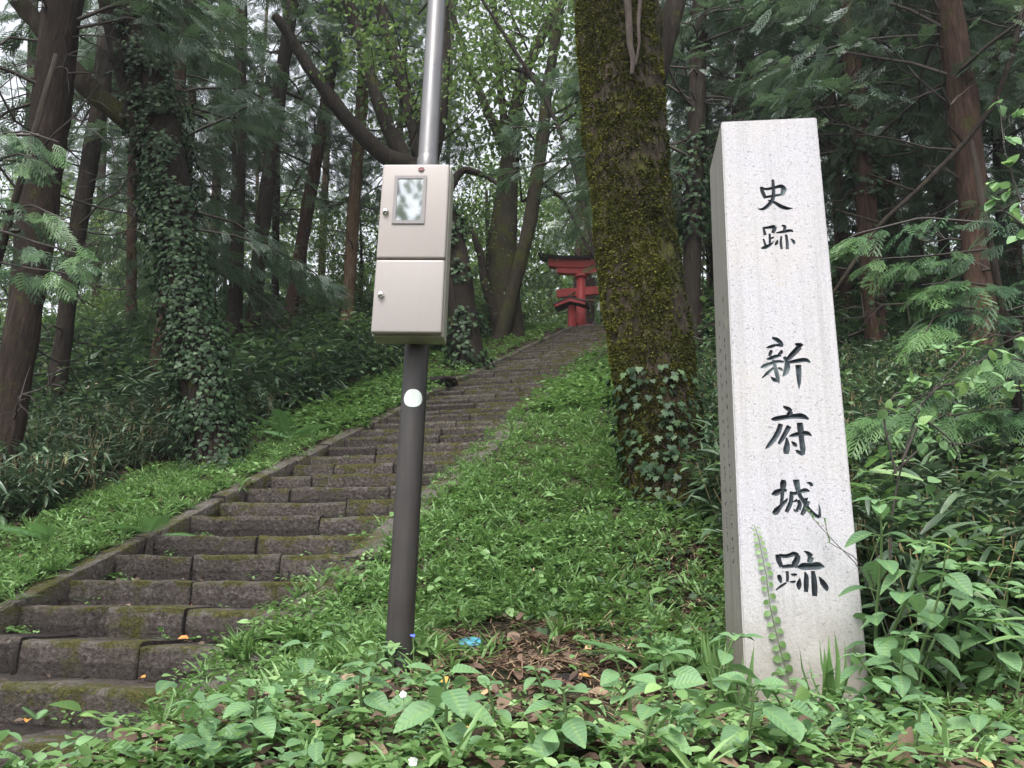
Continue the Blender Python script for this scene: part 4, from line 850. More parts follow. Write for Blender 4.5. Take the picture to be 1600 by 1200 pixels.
ivy_on("dense small-leaved ivy sheathing the tall dark tree left of the steps", Pa, Ra, Pa[0, 2]+.1, Pa[-1, 2]-2.8, 15000, (.03, .062), 6, .9, 9, bulge=.17, patch=2.2, thr=-.28)
for nm, (pl, Yq, lab, nn_) in enumerate([([(724, 500, 46), (716, 420, 44), (692, 330, 44), (665, 280, 40)], YC, "ivy on the trunk behind the meter cabinet", 3500), ([(1080, 500, 28), (1086, 250, 27), (1092, 60, 24)], 10.5, "ivy speckling the dark trunk between the mossy tree and the monument", 1500), ([(1372, 560, 34), (1352, 300, 32), (1340, 170, 30)], 10, "ivy covering the right flank of the peeling reddish trunk beside the monument", 1500)]):
    Pq, Rq = pxtrunk(pl, Yq, extend=0); Pq = np.array(Pq); tq = np.linspace(0, len(Pq)-1, 40); Rq = np.interp(tq, np.arange(len(Pq)), Rq); Pq = np.stack([np.interp(tq, np.arange(len(Pq)), Pq[:, c]) for c in range(3)], -1)
    ivy_on(lab, Pq, Rq, Pq[0, 2]+.1, Pq[-1, 2], nn_, (.06, .1), 40+nm, 1, 3, bulge=.15, patch=1.5, thr=.1)

# ------------------------------------------------------------------ ground cover (stuff)
def field(n, x0, x1, y0, y1, r, dens=None, mx=260, my=200, grow=.9):
    y = y0*(y1/y0)**r.random(n)**grow if y0 > 0 else r.uniform(y0, y1, n); x = r.uniform(-1, 1, n)*(.86*y+.6)
    P = np.stack([x, y, H(x, y)], -1); k = inview(P, mx, my); P = P[k]; n_, v, u = suv(P[:, 0], P[:, 1])
    if dens is not None: k = r.random(len(P)) < dens(P, n_, u); P = P[k]; n_, v, u = n_[k], v[k], u[k]
    k2 = np.clip(n_-20, 0, 22); bb = P4[2]+.452*np.minimum(v, (NTOP-4)*RUN)+.00062*k2*k2; cb = ((u > SW-.04) & (u < SW+.27)) | ((u > -.21) & (u < 0)); P[:, 2] = np.where(cb & (n_ < NTOP), np.maximum(P[:, 2], bb+.02), P[:, 2])
    return P
def onmon(P): return (np.abs(P[:, 0]-.96) < .26) & (np.abs(P[:, 1]-2.79) < .25)
def vis_stair(u): return (u > -.10) & (u < SW+.02)
LX, LY = hit(735, 1010)[:2]; BX, BY = hit(840, 1030)[:2]; print('bare', BX, BY, hit(620, 1040))
def d_weed(P, n, u):
    y = P[:, 1]; x = P[:, 0]; o = np.zeros(len(P)); nn_ = nz(P, .9, 3)
    vergeL = ((u < -.15)+(u >= -.15)*(u < -.01)*.35*(nz(P, 3, 2) > .1))*np.clip((1.75+.35*nn_+u)/.5, 0, 1); wR = 3.7+.9*(y < 6.4)
    vergeR = ((u > SW+.2)+(u <= SW+.2)*(u > SW-.02)*(.25+.6*(nz(P, 2.3, 8) > -.1)))*np.clip((wR+.3*nn_-u)/.6, 0, 1)*(y > 3.8)
    o = vergeL+vergeR*(n < 60)
    front = (u > SW-.02)*(y <= 3.8)*.5
    o = o+front
    # worn bare patch of earth in front of the mossy tree, and dim litter around its foot
    bare = np.clip(1.7*np.exp(-(((x-BX)/.55)**2+((y-BY)/.75)**2))*(.75+.4*nz(P, 4, 7)), 0, 1); bare2 = np.clip(1.4*np.exp(-(((x-.95)/.5)**2+((y-4.3)/.9)**2)), 0, 1); bare3 = np.exp(-(((x-.1)/.5)**2+((y-2.0)/.25)**2))
    lid = np.exp(-((x-LX)**2+(y-LY)**2)/.02)
    return np.where(onmon(P), 0, (1-lid)*o*(1-.95*bare)*(1-.72*bare2)*(1-.6*bare3)*np.where(y < 2.7, .95, .35+.65*np.clip(nz(P, 2.4, 4)+.75, 0, 1))*(n < 75))
r = np.random.default_rng(101)
def leafy(mb, P, r, k, size, hgt, tpl, var=(.5, .22), spread=.05, flat=.6, wid=None):
    """k leaves round each plant position"""
    n = len(P)*k; B = np.repeat(P, k, 0); az = r.uniform(0, 6.283, n); f = r.random(n); hh = np.repeat(r.uniform(*hgt, len(P)), k)*(.25+.75*f)
    o = np.stack([np.cos(az), np.sin(az), 0*az], -1); lean = np.repeat(r.normal(0, .3, (len(P), 2)), k, 0)
    pos = B+o*(r.uniform(0, spread, n))[:, None]; pos[:, :2] += lean*hh[:, None]; pos[:, 2] += hh
    d = o+np.array([0, 0, 1.])*r.uniform(-.5, flat, n)[:, None]; nn = np.array([0, 0, 1.])+r.normal(size=(n, 3))*.28
    sc = np.repeat(r.uniform(*size, len(P)), k)*r.uniform(.6, 1.15, n); pv = np.repeat(np.clip(r.normal(*var, len(P))+.22*nz(P, .9, 11), 0, 1), k)
    mb.scatter(tpl, pos, frame(d, nn), sc, np.clip(pv+r.normal(0, .1, n)+.15*(f-.5), 0, 1), wid=wid)
mb = MB()
Pw = field(95000, -13, 9, 2.9, 24, r, d_weed, grow=1.05); print("weeds", len(Pw)); far = Pw[:, 1] > 9
Pn, Pf = Pw[~far], Pw[far]; sel = r.random(len(Pn))
leafy(mb, Pn[sel < .5], r, 10, (.02, .042), (.02, .12), T_OVAL)
leafy(mb, Pn[(sel >= .5) & (sel < .8)], r, 12, (.06, .14), (.0, .05), T_BLADE, flat=2.2, spread=.03, var=(.6, .2))
leafy(mb, Pn[sel >= .9], r, 7, (.035, .075), (.05, .16), T_OVAL, var=(.5, .25))
leafy(mb, Pn[(sel >= .8) & (sel < .9)], r, 14, (.012, .025), (.01, .09), T_OVAL, var=(.7, .2))
leafy(mb, Pf, r, 8, (.05, .11), (.03, .16), T_OVAL, spread=.14)
tag(mb.build("ground_weeds", M['weed']), "low bright green weeds and grass covering both banks of the steps", kind='stuff')
mb = MB(); Pw = field(6500, -13, 9, 1.4, 3.3, r, d_weed, grow=1.); Pw = Pw[(suv(Pw[:, 0], Pw[:, 1])[2] > SW) & ~onmon(Pw)]; print("front", len(Pw)); sel = r.random(len(Pw))
leafy(mb, Pw[sel < .55], r, 9, (.016, .038), (.01, .05), T_OVAL, var=(.6, .2), spread=.05)
leafy(mb, Pw[sel > .9], r, 8, (.04, .10), (.0, .04), T_BLADE, flat=2.2, spread=.03, var=(.65, .2))
leafy(mb, Pw[(sel > .55) & (sel < .9)], r, 6, (.025, .05), (.02, .08), T_OVAL, var=(.7, .2))
tag(mb.build("foreground_weeds", M['weed']), "mat of small-leaved weeds over the earth in front of the pole and monument", kind='stuff')
mb = MB(); Pb_ = Pw[r.random(len(Pw)) < .10]; n = len(Pb_); print('seedlings', n)
leafy(mb, Pb_, r, 8, (.03, .06), (.04, .13), T_BROAD, var=(.55, .22), spread=.04, wid=None); tag(mb.build("broadleaf_seedlings", M['broad']), "pale broad-leaved seedlings mixed through the weeds along the bottom", kind='stuff')
# little weeds rooted on the steps
mb = MB(); ps = []
for n in range(-2, 40):
    for _ in range(16 if n < 8 else 5 if n < 14 else 3):
        u = r.choice([r.uniform(.02, .25), r.uniform(1.1, 1.75), r.uniform(1.4, 1.77), r.uniform(1.5, 1.77)]); q = RUN*r.uniform(.75, 1.0); p = nose(n, u)+np.array([DV[0], DV[1], 0])*q; p[2] = nose(n)[2]; ps.append(p)
leafy(mb, np.array(ps), r, 7, (.02, .05), (.01, .07), T_OVAL, var=(.55, .2)); tag(mb.build("step_weeds", M['weed']), "small weeds growing in the joints of the stone steps", kind='stuff')
# bamboo grass
def d_sasa(P, n, u):
    y = P[:, 1]; x = P[:, 0]; nn_ = nz(P, .8, 6)
    L = np.clip((-u-1.35+.4*nn_)/.5, 0, 1); Rr = np.clip((u-3.5+.3*nn_)/.5, 0, 1)*(y > 6.3)+((x > 1.35)*(y > 2.75)*(u > 3.3)); Rb = (u > 2.4)*(n > 46)*.5
    return np.clip(np.where(L+Rr > 0, L+Rr, Rb), 0, 1)*(.45+.55*np.clip(nn_+.6, 0, 1))*(~onmon(P))
mb = MB(); r = np.random.default_rng(202)
Ps = field(62000, -22, 20, 2.9, 26, r, d_sasa, mx=300, my=250, grow=.8); print("sasa", len(Ps)); far = Ps[:, 1] > 10
def sasa(mb, P, r, k, size, hgt, var=(.42, .2)):
    n = len(P)*k; B = np.repeat(P, k, 0); h = np.repeat(r.uniform(*hgt, len(P)), k); f = r.uniform(.3, 1, n); az = r.uniform(0, 6.283, n); o = np.stack([np.cos(az), np.sin(az), 0*az], -1)
    lean = np.repeat(r.normal(0, .25, (len(P), 2)), k, 0); pos = B+o*.03; pos[:, :2] += lean*(h*f*f)[:, None]; pos[:, 2] += h*f
    d = o+np.array([0, 0, 1.])*r.uniform(-.7, .9, n)[:, None]; mb.scatter(T_SASA, pos, frame(d, np.array([0, 0, 1.])+r.normal(size=(n, 3))*.3), np.repeat(r.uniform(*size, len(P)), k)*r.uniform(.7, 1.2, n), np.clip(r.normal(*var, n), 0, 1))
sasa(mb, Ps[~far], r, 9, (.10, .19), (.15, .62)); sasa(mb, Ps[far], r, 7, (.18, .32), (.2, .75), (.5, .2))
culm = Ps[(~far)][::2]; n = len(culm); mb.scatter(strip(1, lambda t: .004, 0, 0), culm, frame(np.array([0, 0, 1.])+r.normal(size=(n, 3))*.25, r.normal(size=(n, 3))*np.array([1, 1, .1])), np.full(n, .5), 1.)
sb = MB(); q = Ps[r.random(len(Ps)) < .22]; q = q[nz(q, .7, 9) > -.35]; qn = q[q[:, 1] < 10]; qf = q[q[:, 1] >= 10]
leafy(sb, qn, r, 16, (.045, .085), (.25, .75), T_OVAL, spread=.2, var=(.5, .22)); leafy(sb, qf, r, 14, (.09, .15), (.3, 1.1), T_OVAL, spread=.35, var=(.55, .22))
tag(sb.build("undergrowth_shrubs", M['shrub']), "grey-green broad-leaved undergrowth mixed through the bamboo grass", kind='stuff')
tag(mb.build("bamboo_grass", M['sasa']), "knee-high dwarf bamboo grass carpeting the floor of the dark wood", kind='stuff')
# dry straw and litter round the mossy tree and on bare earth
mb = MB(); r = np.random.default_rng(303)
def d_straw(P, n, u):
    x, y = P[:, 0], P[:, 1]; return np.clip(1.3*np.exp(-(((x-1.0)/.7)**2+((y-4.2)/1.2)**2))+.9*np.exp(-(((x-BX)/.7)**2+((y-BY)/.5)**2))+.06*(u > SW)*(y < 4), 0, 1)*(u > SW+.3)*(~onmon(P))
Pq = field(110000, -13, 9, 1.5, 6.2, r, d_straw); n = len(Pq); print("straw", n); d = r.normal(size=(n, 3))*np.array([1, 1, .1])
T_ST = strip(2, lambda t: .026, .12, 0); mb.scatter(T_ST, Pq+np.array([0, 0, .012]), frame(d, np.array([0, 0, 1.])+0*d), r.uniform(.04, .16, n)*np.clip((Pq[:, 1]-1.2)/2.5, .3, 1), r.uniform(0, 1, n))
tag(mb.build("dry_straw", M['straw']), "tangle of dry brown stalks and needles on the earth before the mossy tree", kind='stuff')
mb = MB(); Pq = field(9000, -13, 9, 2.9, 7, r, lambda P, n, u: np.clip(1.3*np.exp(-(((P[:, 0]-1.05)/.75)**2+((P[:, 1]-4.6)/1.2)**2)), 0, 1)*(~onmon(P))*(u > SW+.4)); n = len(Pq); d = r.normal(size=(n, 3))*[1, 1, .3]; print('givy', n)
Pq[:, 2] += r.uniform(.01, .09, n); mb.scatter(T_IVY, Pq, frame(d, np.array([0, -.3, 1.])+r.normal(size=(n, 3))*.35), r.uniform(.03, .06, n), np.clip(r.normal(.6, .2, n), 0, 1)); tag(mb.build("ground_ivy", M['ivy']), "ivy creeping over the dry litter at the foot of the mossy tree", kind='stuff')
mb = MB(); Pq = field(22000, -13, 9, 1.5, 16, r, lambda P, n, u: np.where(vis_stair(u), 0, .3+.3*(nz(P, 2, 5) > .3)+.8*np.exp(-(((P[:, 0]-BX)/.9)**2+((P[:, 1]-BY)/.7)**2))+.5*(n > 25)*(u < 0)*(u > -2.5))); n = len(Pq)
d = r.normal(size=(n, 3))*np.array([1, 1, .3]); mb.scatter(T_OVAL, Pq+np.array([0, 0, .014]), frame(d, np.array([0, 0, 1.])+r.normal(size=(n, 3))*.35), r.uniform(.025, .065, n), np.clip(r.normal(.4, .22, n), 0, 1))
ps = []
for n_ in range(-2, 38):
    for _ in range(9): p = nose(n_, r.uniform(.02, SW))+np.array([DV[0], DV[1], 0])*RUN*r.uniform(.5, 1); p[2] = nose(n_)[2]+.008; ps.append(p)
ps = np.array(ps); n = len(ps); d = r.normal(size=(n, 3))*np.array([1, 1, .2]); mb.scatter(T_OVAL, ps, frame(d, np.array([0, 0, 1.])+r.normal(size=(n, 3))*.3), r.uniform(.015, .05, n), np.clip(r.normal(.35, .25, n), 0, 1))
tag(mb.build("leaf_litter", M['litter']), "scattered brown leaf litter on the earth and steps", kind='stuff')
# ------------------------------------------------------------------ plants that stand out, each a thing
r = np.random.default_rng(404)
def base(px, py, Y=None):
    if Y is None: return hit(px, py)
    p = at(px, py, Y); return np.array([p[0], p[1], float(H(p[0], p[1]))])
def herb(name, label, cat, b, h, npair, ls, seed, mtl='broad', tpl=T_BROAD, lean=(0, 0), group=None, top=3, wid=None, droop=.25, stems=1):
    """opposite-leaved herb: stem(s) with leaf pairs that grow smaller to the top"""
    r = np.random.default_rng(seed); t = thing(name, label, cat, b, group); sm = MB(); lm = MB(); PO, DI, NO, SC, VA = [], [], [], [], []
    for k in range(stems):
        hh = h*r.uniform(.75, 1.05) if k else h; ln = np.array([lean[0], lean[1], 0])+(r.normal(size=3)*[.3, .3, 0] if k else 0); ts = np.linspace(0, 1, 9)
        P = b+np.array([[0, 0, 1.]])*hh*ts[:, None]+ln*hh*(ts**1.6)[:, None]+np.stack([.03*h*np.sin(ts*5+seed), .03*h*np.cos(ts*4), 0*ts], -1)+(r.normal(size=3)*.012 if k else 0); P[0, 2] -= .03
        sm.tube(P, np.linspace(.0045, .002, 9)*(1+h), 6, caps=False); az = r.uniform(0, 6.28); pv = r.uniform(.35, .75)
        for i in range(npair+top):
            f = .25+.75*min(1, (i+.5)/(npair+top*.25)) if npair else 1.; f = min(f, 1); p = np.array([np.interp(f, ts, P[:, c]) for c in range(3)]); az += 1.57+r.normal()*.2
            s = ls*(1-.45*max(0, i-npair)/max(top, 1))*(.75+.35*math.sin(math.pi*min(1, (i+1)/(npair+1.5))))
            for sg in (0, math.pi):
                a_ = az+sg+r.normal()*.15; o = np.array([math.cos(a_), math.sin(a_), 0]); pet = s*.28; e = p+o*pet+np.array([0, 0, pet*.4]); sm.tube([p, e], [.0018*(1+h), .0012*(1+h)], 4, caps=False)
                PO.append(e); DI.append(o+np.array([0, 0, r.uniform(-.35, .25)-droop+.35*(i >= npair)])); NO.append(np.array([0, -.25, 1.])+r.normal(size=3)*.22); SC.append(s*r.uniform(.85, 1.12)); VA.append(np.clip(pv+r.normal()*.1+.12*(i >= npair), 0, 1))
    PO, DI, NO = map(np.array, (PO, DI, NO)); n = len(PO); lm.scatter(tpl, PO, frame(DI, NO), np.array(SC), np.array(VA), wid=np.full(n, wid) if wid else None)
    sm.build("stem", M['stem'], t, smooth=True); lm.build("foliage", M[mtl], t); return t
FG = [  # px, py of the foot, height, leaf pairs, leaf length, label
 (700, 1185, .20, 3, .095, "broad-leaved herb with veined leaves just right of the pole foot, at the bottom"),
 (655, 1150, .15, 2, .085, "pale broad-leaved seedling directly below the foot of the pole"),
 (770, 1140, .13, 2, .06, "small herb on bare earth below the blue lid"),
 (560, 1150, .18, 3, .075, "bushy herb left of the pole foot, over the end of the steps"),
 (480, 1120, .20, 3, .07, "leafy herb leaning over the right edge of the lower steps"),
 (400, 1190, .17, 3, .07, "herb at the bottom edge beside the lowest step"),
 (330, 1200, .14, 2, .065, "low herb with rounded leaves next to the orange leaves on the lowest step"),
 (880, 1195, .17, 3, .08, "herb with cupped leaves at the bottom, between the pole and the monument"),
 (850, 1110, .14, 3, .06, "slender bright herb between the blue lid and the fern clump"),
 (985, 1130, .20, 3, .075, "leafy herb left of the monument foot, in front of the fern clump"),
 (1060, 1160, .24, 3, .10, "large herb with broad drooping leaves left of the monument foot"),
 (1120, 1110, .26, 3, .10, "tallest broad-leaved herb, touching the lower left corner of the monument"),
 (1010, 1195, .17, 2, .08, "dark veined herb at the bottom, left of the monument"),
 (1170, 1190, .17, 2, .095, "broad herb at the bottom below the monument's left corner"),
 (1240, 1180, .14, 3, .065, "low leafy herb in front of the monument's foot"),
 (1330, 1170, .12, 3, .055, "small herb at the monument's lower right corner"),
 (1060, 1065, .16, 3, .08, "rounded-leaf herb just left of the monument's side face, behind the large one"),
 (620, 1085, .17, 3, .05, "thin-leaved dayflower climbing the foot of the pole"),
 (590, 1060, .14, 2, .06, "small herb on the left of the pole foot"),
 (520, 1040, .20, 4, .07, "herb with pale leaves halfway between the pole foot and the steps"),
 (440, 1010, .20, 3, .075, "herb with large dull leaves overhanging the fourth lowest step"),
 (1430, 1180, .14, 3, .06, "low herb right of the monument at the bottom"),
 (1540, 1190, .14, 3, .065, "pale herb in the bottom right corner"),
]
for i, (px, py, h, npair, ls, lab) in enumerate(FG):
    b = base(px, min(py, 1199)) ; herb("leafy_herb", lab, "plant", b, h*.78, npair, ls*.82, 500+i, lean=(r.uniform(-.3, .3), -.15), group="leafy herbs in the foreground", top=2+(i % 2), droop=.15)
TALL = [(1385, 1075, 2.55, .62, 4, .095, (-.10, -.25), "tall herb with drooping oval leaves leaning on the monument's right edge"),
 (1440, 1090, 2.6, .46, 4, .10, (.15, -.2), "broad-leaved herb one step right of the monument foot"),
 (1490, 1100, 2.75, .42, 4, .08, (.1, -.2), "darker leafy herb second to the right of the monument foot"),
 (1560, 1080, 2.6, .36, 4, .08, (.1, -.2), "leafy herb beside the right edge, under the large bamboo leaves"),
 (1405, 1110, 2.35, .22, 3, .075, (.1, -.2), "short herb with shiny leaves at the monument's right foot")]
for i, (px, py, Y, h, npair, ls, ln, lab) in enumerate(TALL):
    herb("tall_herb", lab, "plant", base(px, py, Y), h, npair+1, ls, 600+i, lean=ln, stems=2, group="tall herbs right of the monument")
def fern(label, b, n, L, seed, up=.55, az0=0, span=6.28):
    r = np.random.default_rng(seed); t = thing("fern", label, "fern", b, "ferns"); mb = MB(); az = az0+np.linspace(0, span, n, endpoint=False)+r.normal(0, .15, n); d = np.stack([np.cos(az), np.sin(az), r.uniform(up*.7, up*1.4, n)], -1)
    mb.scatter(T_FERN, np.repeat(b[None], n, 0)+np.array([0, 0, .02]), frame(d, np.array([0, 0, 1.])+r.normal(size=(n, 3))*.15), L*r.uniform(.75, 1.1, n), r.uniform(.2, 1, n)); mb.build("fronds", M['fern'], t, smooth=False)
fern("feathery fern clump left of the monument's foot", base(1010, 1045), 9, .26, 1); fern("fern tucked behind the large broad-leaved herb beside the monument", base(1085, 1030), 7, .22, 2)
fern("pale green fern in the grass strip at the left edge", base(75, 850), 7, .42, 3); fern("light fern high on the left bank, right of the ivy-clad tree", base(455, 690), 8, .5, 4, .7)
fern("fern beside the left curb under the ivy-clad tree", base(230, 845), 7, .4, 5); fern("tiny fern sprouting from the second lowest step", np.append((nose(1, 1.05)+np.array([DV[0], DV[1], 0])*.30)[:2], nose(1)[2]), 4, .10, 6, .9)
fern("broad fern at the foot of the left bank near the left edge", base(20, 800), 7, .42, 8)
# large bamboo grass clumps by the monument
def bamboo(label, b, h, n, L, seed, lean=(0, 0)):
    r = np.random.default_rng(seed); t = thing("bamboo_grass_clump", label, "plant", b, "bamboo grass clumps right of the monument"); cm = MB(); lm = MB(); PO, DI, SC = [], [], []
    for k in range(n):
        tip = b+np.array([lean[0]+r.normal()*.22, lean[1]+r.normal()*.18, 1.])*h*r.uniform(.6, 1.); cm.tube([b-np.array([0, 0, .05]), (b+tip)/2+r.normal(size=3)*.02, tip], [.004, .003, .002], 5, caps=False)
        for j in range(7):
            a_ = r.uniform(0, 6.28); PO.append(tip+(b-tip)*.07*j*r.random()); DI.append([math.cos(a_), math.sin(a_), r.uniform(-.5, .7)]); SC.append(L*r.uniform(.7, 1.1))
    PO, DI = np.array(PO), np.array(DI); lm.scatter(T_SASA, PO, frame(DI, np.array([0, -.2, 1.])+r.normal(size=PO.shape)*.25), np.array(SC), r.uniform(.4, .95, len(PO))); cm.build("culms", M['stem'], t); lm.build("leaves", M['weed'], t)
bamboo("clump of long narrow bamboo leaves fanning out right of the monument's middle", base(1470, 950, 3.3), .62, 5, .26, 1); bamboo("drooping bamboo grass clump low between the monument and the right edge", base(1540, 1000, 3.1), .42, 4, .25, 2)
bamboo("large pale bamboo leaves hanging in from the right edge above the corner", base(1640, 1080, 2.0), .38, 3, .19, 3, (-.2, 0)); bamboo("bamboo grass standing behind the right edge of the monument", base(1400, 900, 3.6), .7, 4, .22, 4)
# leafy shrub with pale sprigs on the right
def sprigs(label, px_pts, Y, name="leafy_shrub", cat="shrub", ls=.055, step=.07, mtl='broad', seed=0, side_len=.12, rad=.005, ground=True):
    r = np.random.default_rng(seed); b = base(*px_pts[0][0], Y); t = thing(name, label, cat, b); sm = MB(); lm = MB(); PO, DI = [], []
    for j, pl in enumerate(px_pts):
        P = np.array([at(x, y, Y+.06*j*(-1)**j) for x, y in pl])
        if j == 0 and ground: P = np.vstack([[b[0], b[1], b[2]-.03], P])
        tt = np.linspace(0, len(P)-1, len(P)*5); Q = np.stack([np.interp(tt, np.arange(len(P)), P[:, c]) for c in range(3)], -1)
        for _ in range(3): Q[1:-1] = .25*Q[:-2]+.5*Q[1:-1]+.25*Q[2:]
        sm.tube(Q, np.linspace(rad, rad*.4, len(Q)), 5, caps=False); L = np.r_[0, np.cumsum(np.linalg.norm(np.diff(Q, axis=0), axis=1))]
        for k, s in enumerate(np.arange(L[-1]*.35, L[-1], step)):
            p = np.array([np.interp(s, L, Q[:, c]) for c in range(3)]); a_ = r.uniform(0, 6.28); o = np.array([math.cos(a_), -.4, r.uniform(-.3, .6)]); e = p+o*side_len*r.uniform(.2, 1); sm.tube([p, e], [rad*.4, rad*.25], 3, caps=False)
            for _ in range(3): PO.append(e+r.normal(size=3)*.008); DI.append(o+r.normal(size=3)*.8+np.array([0, 0, -.3]))
    PO, DI = np.array(PO), np.array(DI); n = len(PO); lm.scatter(T_BROAD, PO, frame(DI, np.array([0, -.4, 1.])+r.normal(size=(n, 3))*.3), ls*r.uniform(.6, 1.1, n), r.uniform(.6, 1, n), wid=np.full(n, 1.25)); sm.build("stems", M['twig'], t); lm.build("foliage", M[mtl], t); return t
sprigs("thin-stemmed shrub with pale oval leaves right of the monument", [[(1388, 860), (1400, 760), (1432, 640), (1500, 560), (1545, 520)], [(1400, 740), (1378, 650), (1400, 610), (1440, 625)], [(1395, 740), (1450, 690), (1520, 695), (1535, 700)], [(1410, 720), (1440, 650), (1490, 690), (1500, 720)], [(1432, 640), (1470, 600), (1520, 600)]], 3.0, seed=3)
sprigs("leafy branch with light ovate leaves entering at the right edge", [[(1660, 760), (1640, 600), (1600, 560), (1540, 560), (1500, 575)], [(1640, 640), (1580, 600), (1545, 610)], [(1650, 500), (1600, 330), (1570, 240), (1560, 150)], [(1610, 360), (1570, 330), (1560, 330)]], 3.2, seed=4, ls=.07)
# young cypress boughs
def boughs(label, bx, pls, Y, L=(.16, .30), seed=0, n=60, mtl='cypress_young', spread=.16):
    r = np.random.default_rng(seed); b = base(bx, 700, Y); t = thing("young_cypress", label, "tree", b); sm = MB(); tops = [at(*pl[0], Y) for pl in pls]; top = np.array(max(tops, key=lambda p: p[2])); sm.tube([b-np.array([0, 0, .1]), (b+top)/2, np.array([b[0], b[1], top[2]+.6])], [.035, .028, .015], 8); sm.build("trunk", M['bark_dark'], t)
    bm_ = MB(); lm = MB()
    for pl in pls:
        P = [np.array([b[0], b[1], at(*pl[0], Y)[2]])]+[at(x, y, Y-.12*i) for i, (x, y) in enumerate(pl)]; P = np.array(P); tt = np.linspace(0, len(P)-1, 24); Q = np.stack([np.interp(tt, np.arange(len(P)), P[:, c]) for c in range(3)], -1); bm_.tube(Q, np.linspace(.012, .003, 24), 5, caps=False)
        f = r.uniform(.12, 1, n)**.7; p = np.stack([np.interp(f*23, np.arange(24), Q[:, c]) for c in range(3)], -1); D = Q[-1]-Q[0]; D /= np.linalg.norm(D); sd = np.cross(D, [0, 0, 1.]); sd /= np.linalg.norm(sd); s = r.choice([-1, 1], n); fan = r.uniform(0, 1.1, n)
        d = D*np.cos(fan)[:, None]+sd*(s*np.sin(fan))[:, None]; d[:, 2] -= r.uniform(0, .7, n); off = sd*(s*r.uniform(0, spread, n)*(1.15-f))[:, None]; off[:, 2] -= r.uniform(0, .08, n)
        k = r.integers(0, 3, n)
        for q in range(3):
            m_ = k == q; lm.scatter(T_FAN[q], (p+off)[m_], frame(d[m_], (np.array([0, -.45, 1.])+r.normal(size=(n, 3))*.25)[m_]), r.uniform(*L, n)[m_], np.clip(.25+.6*f+r.normal(0, .12, n), 0, 1)[m_])
    bm_.build("boughs", M['twig'], t); lm.build("foliage", M[mtl], t, smooth=False)
boughs("young cypress with bright green drooping fan sprays right of the monument", 1590, [[(1540, 390), (1450, 400), (1360, 405)], [(1570, 450), (1500, 440), (1440, 445)], [(1560, 490), (1510, 480), (1460, 495), (1445, 520)], [(1600, 520), (1560, 540), (1525, 570)], [(1560, 350), (1440, 340), (1340, 365), (1325, 372)], [(1600, 640), (1540, 640), (1480, 650)], [(1600, 590), (1480, 600), (1400, 640), (1350, 650)], [(1600, 720), (1570, 730), (1545, 750)]], 4.6, L=(.12, .21), seed=1, n=44, spread=.2)
boughs("young cypress whose bright sprays hang before the shaggy tree at the left edge", -40, [[(0, 330), (50, 320), (105, 345)], [(0, 360), (60, 380), (120, 395), (150, 375)], [(0, 410), (50, 420), (95, 425)], [(-10, 210), (40, 205), (92, 222)], [(-10, 250), (30, 240), (60, 250)]], 4.4, L=(.11, .18), seed=2, n=24, spread=.2)
# creeping fig climbing the front of the monument
t = thing("creeper", "slim creeper with paired round leaves climbing the lower front of the monument", "vine", onplane(1232, 1070)-np.array([0, .03, 0])); sm = MB(); lm = MB()
VP_ = [(1240, 1095), (1228, 1050), (1215, 1000), (1203, 950), (1197, 900), (1190, 865), (1184, 838), (1178, 820)]; Q = np.array([onplane(x, y)+fn*.006 for x, y in VP_]); Q[0] += np.array([0, -.02, -.04]); tt = np.linspace(0, 7, 40); Q = np.stack([np.interp(tt, np.arange(8), Q[:, c]) for c in range(3)], -1)
sm.tube(Q, np.linspace(.002, .0008, 40), 5, caps=False); sm.build("stem", M['stem'], t); PO, DI, SC, VA = [], [], [], []
for i, f in enumerate(np.linspace(.12, .99, 34)):
    p = np.array([np.interp(f*39, np.arange(40), Q[:, c]) for c in range(3)]); s = (-1)**i; PO.append(p+pr*s*.004+fn*.004); DI.append(pr*s+np.array([0, 0, r.uniform(-.9, .1)])); SC.append((.024*(1-f)**.7+.006)*r.uniform(.85, 1.1)); VA.append(min(1, .3+.75*f))
lm.scatter(T_OVAL, np.array(PO), frame(np.array(DI), np.repeat((fn+np.array([0, 0, .3]))[None], 34, 0)+r.normal(size=(34, 3))*.15), np.array(SC), np.array(VA), wid=np.full(34, 1.5)); lm.build("leaves", M['weed'], t)
# wiry stalks crossing the face of the monument
for lab, pl, sd_ in (("wiry brown flower stalk crossing the monument's front towards the lowest characters", [(1352, 915), (1330, 880), (1300, 850), (1268, 815), (1255, 798)], 1), ("short wiry stalk with a thin seed head beside the other one on the monument", [(1352, 900), (1325, 870), (1290, 850), (1281, 812)], 2), ("knotweed stalk with a green seed spike rising beside the monument's right edge", [(1345, 900), (1350, 880), (1362, 850), (1374, 822)], 3)):
    Q = np.array([onplane(x, y)+fn*(.03+.01*sd_) for x, y in pl]); Q[0][2] = Q[0][2]; t = thing("flower_stalk", lab, "plant", Q[0]); sm = MB(); low = np.array([Q[0][0]+.05, Q[0][1]-.01, float(H(Q[0][0]+.05, Q[0][1]))]); Q = np.vstack([low, (low+Q[0])/2+np.array([.02, 0, 0]), Q]); sm.tube(Q, np.linspace(.0022, .0009, len(Q)), 5, caps=False); sm.build("stem", M['twig'] if sd_ < 3 else M['stem'], t)
    lm = MB(); n = 14; f = np.linspace(.8, 1, n); p = np.stack([np.interp(f*(len(Q)-1), np.arange(len(Q)), Q[:, c]) for c in range(3)], -1); lm.scatter(T_OVAL, p, frame(np.array([0, 0, 1.])+r.normal(size=(n, 3))*.5, r.normal(size=(n, 3))), np.full(n, .010), .8); lm.build("seed_head", M['weed'], t)
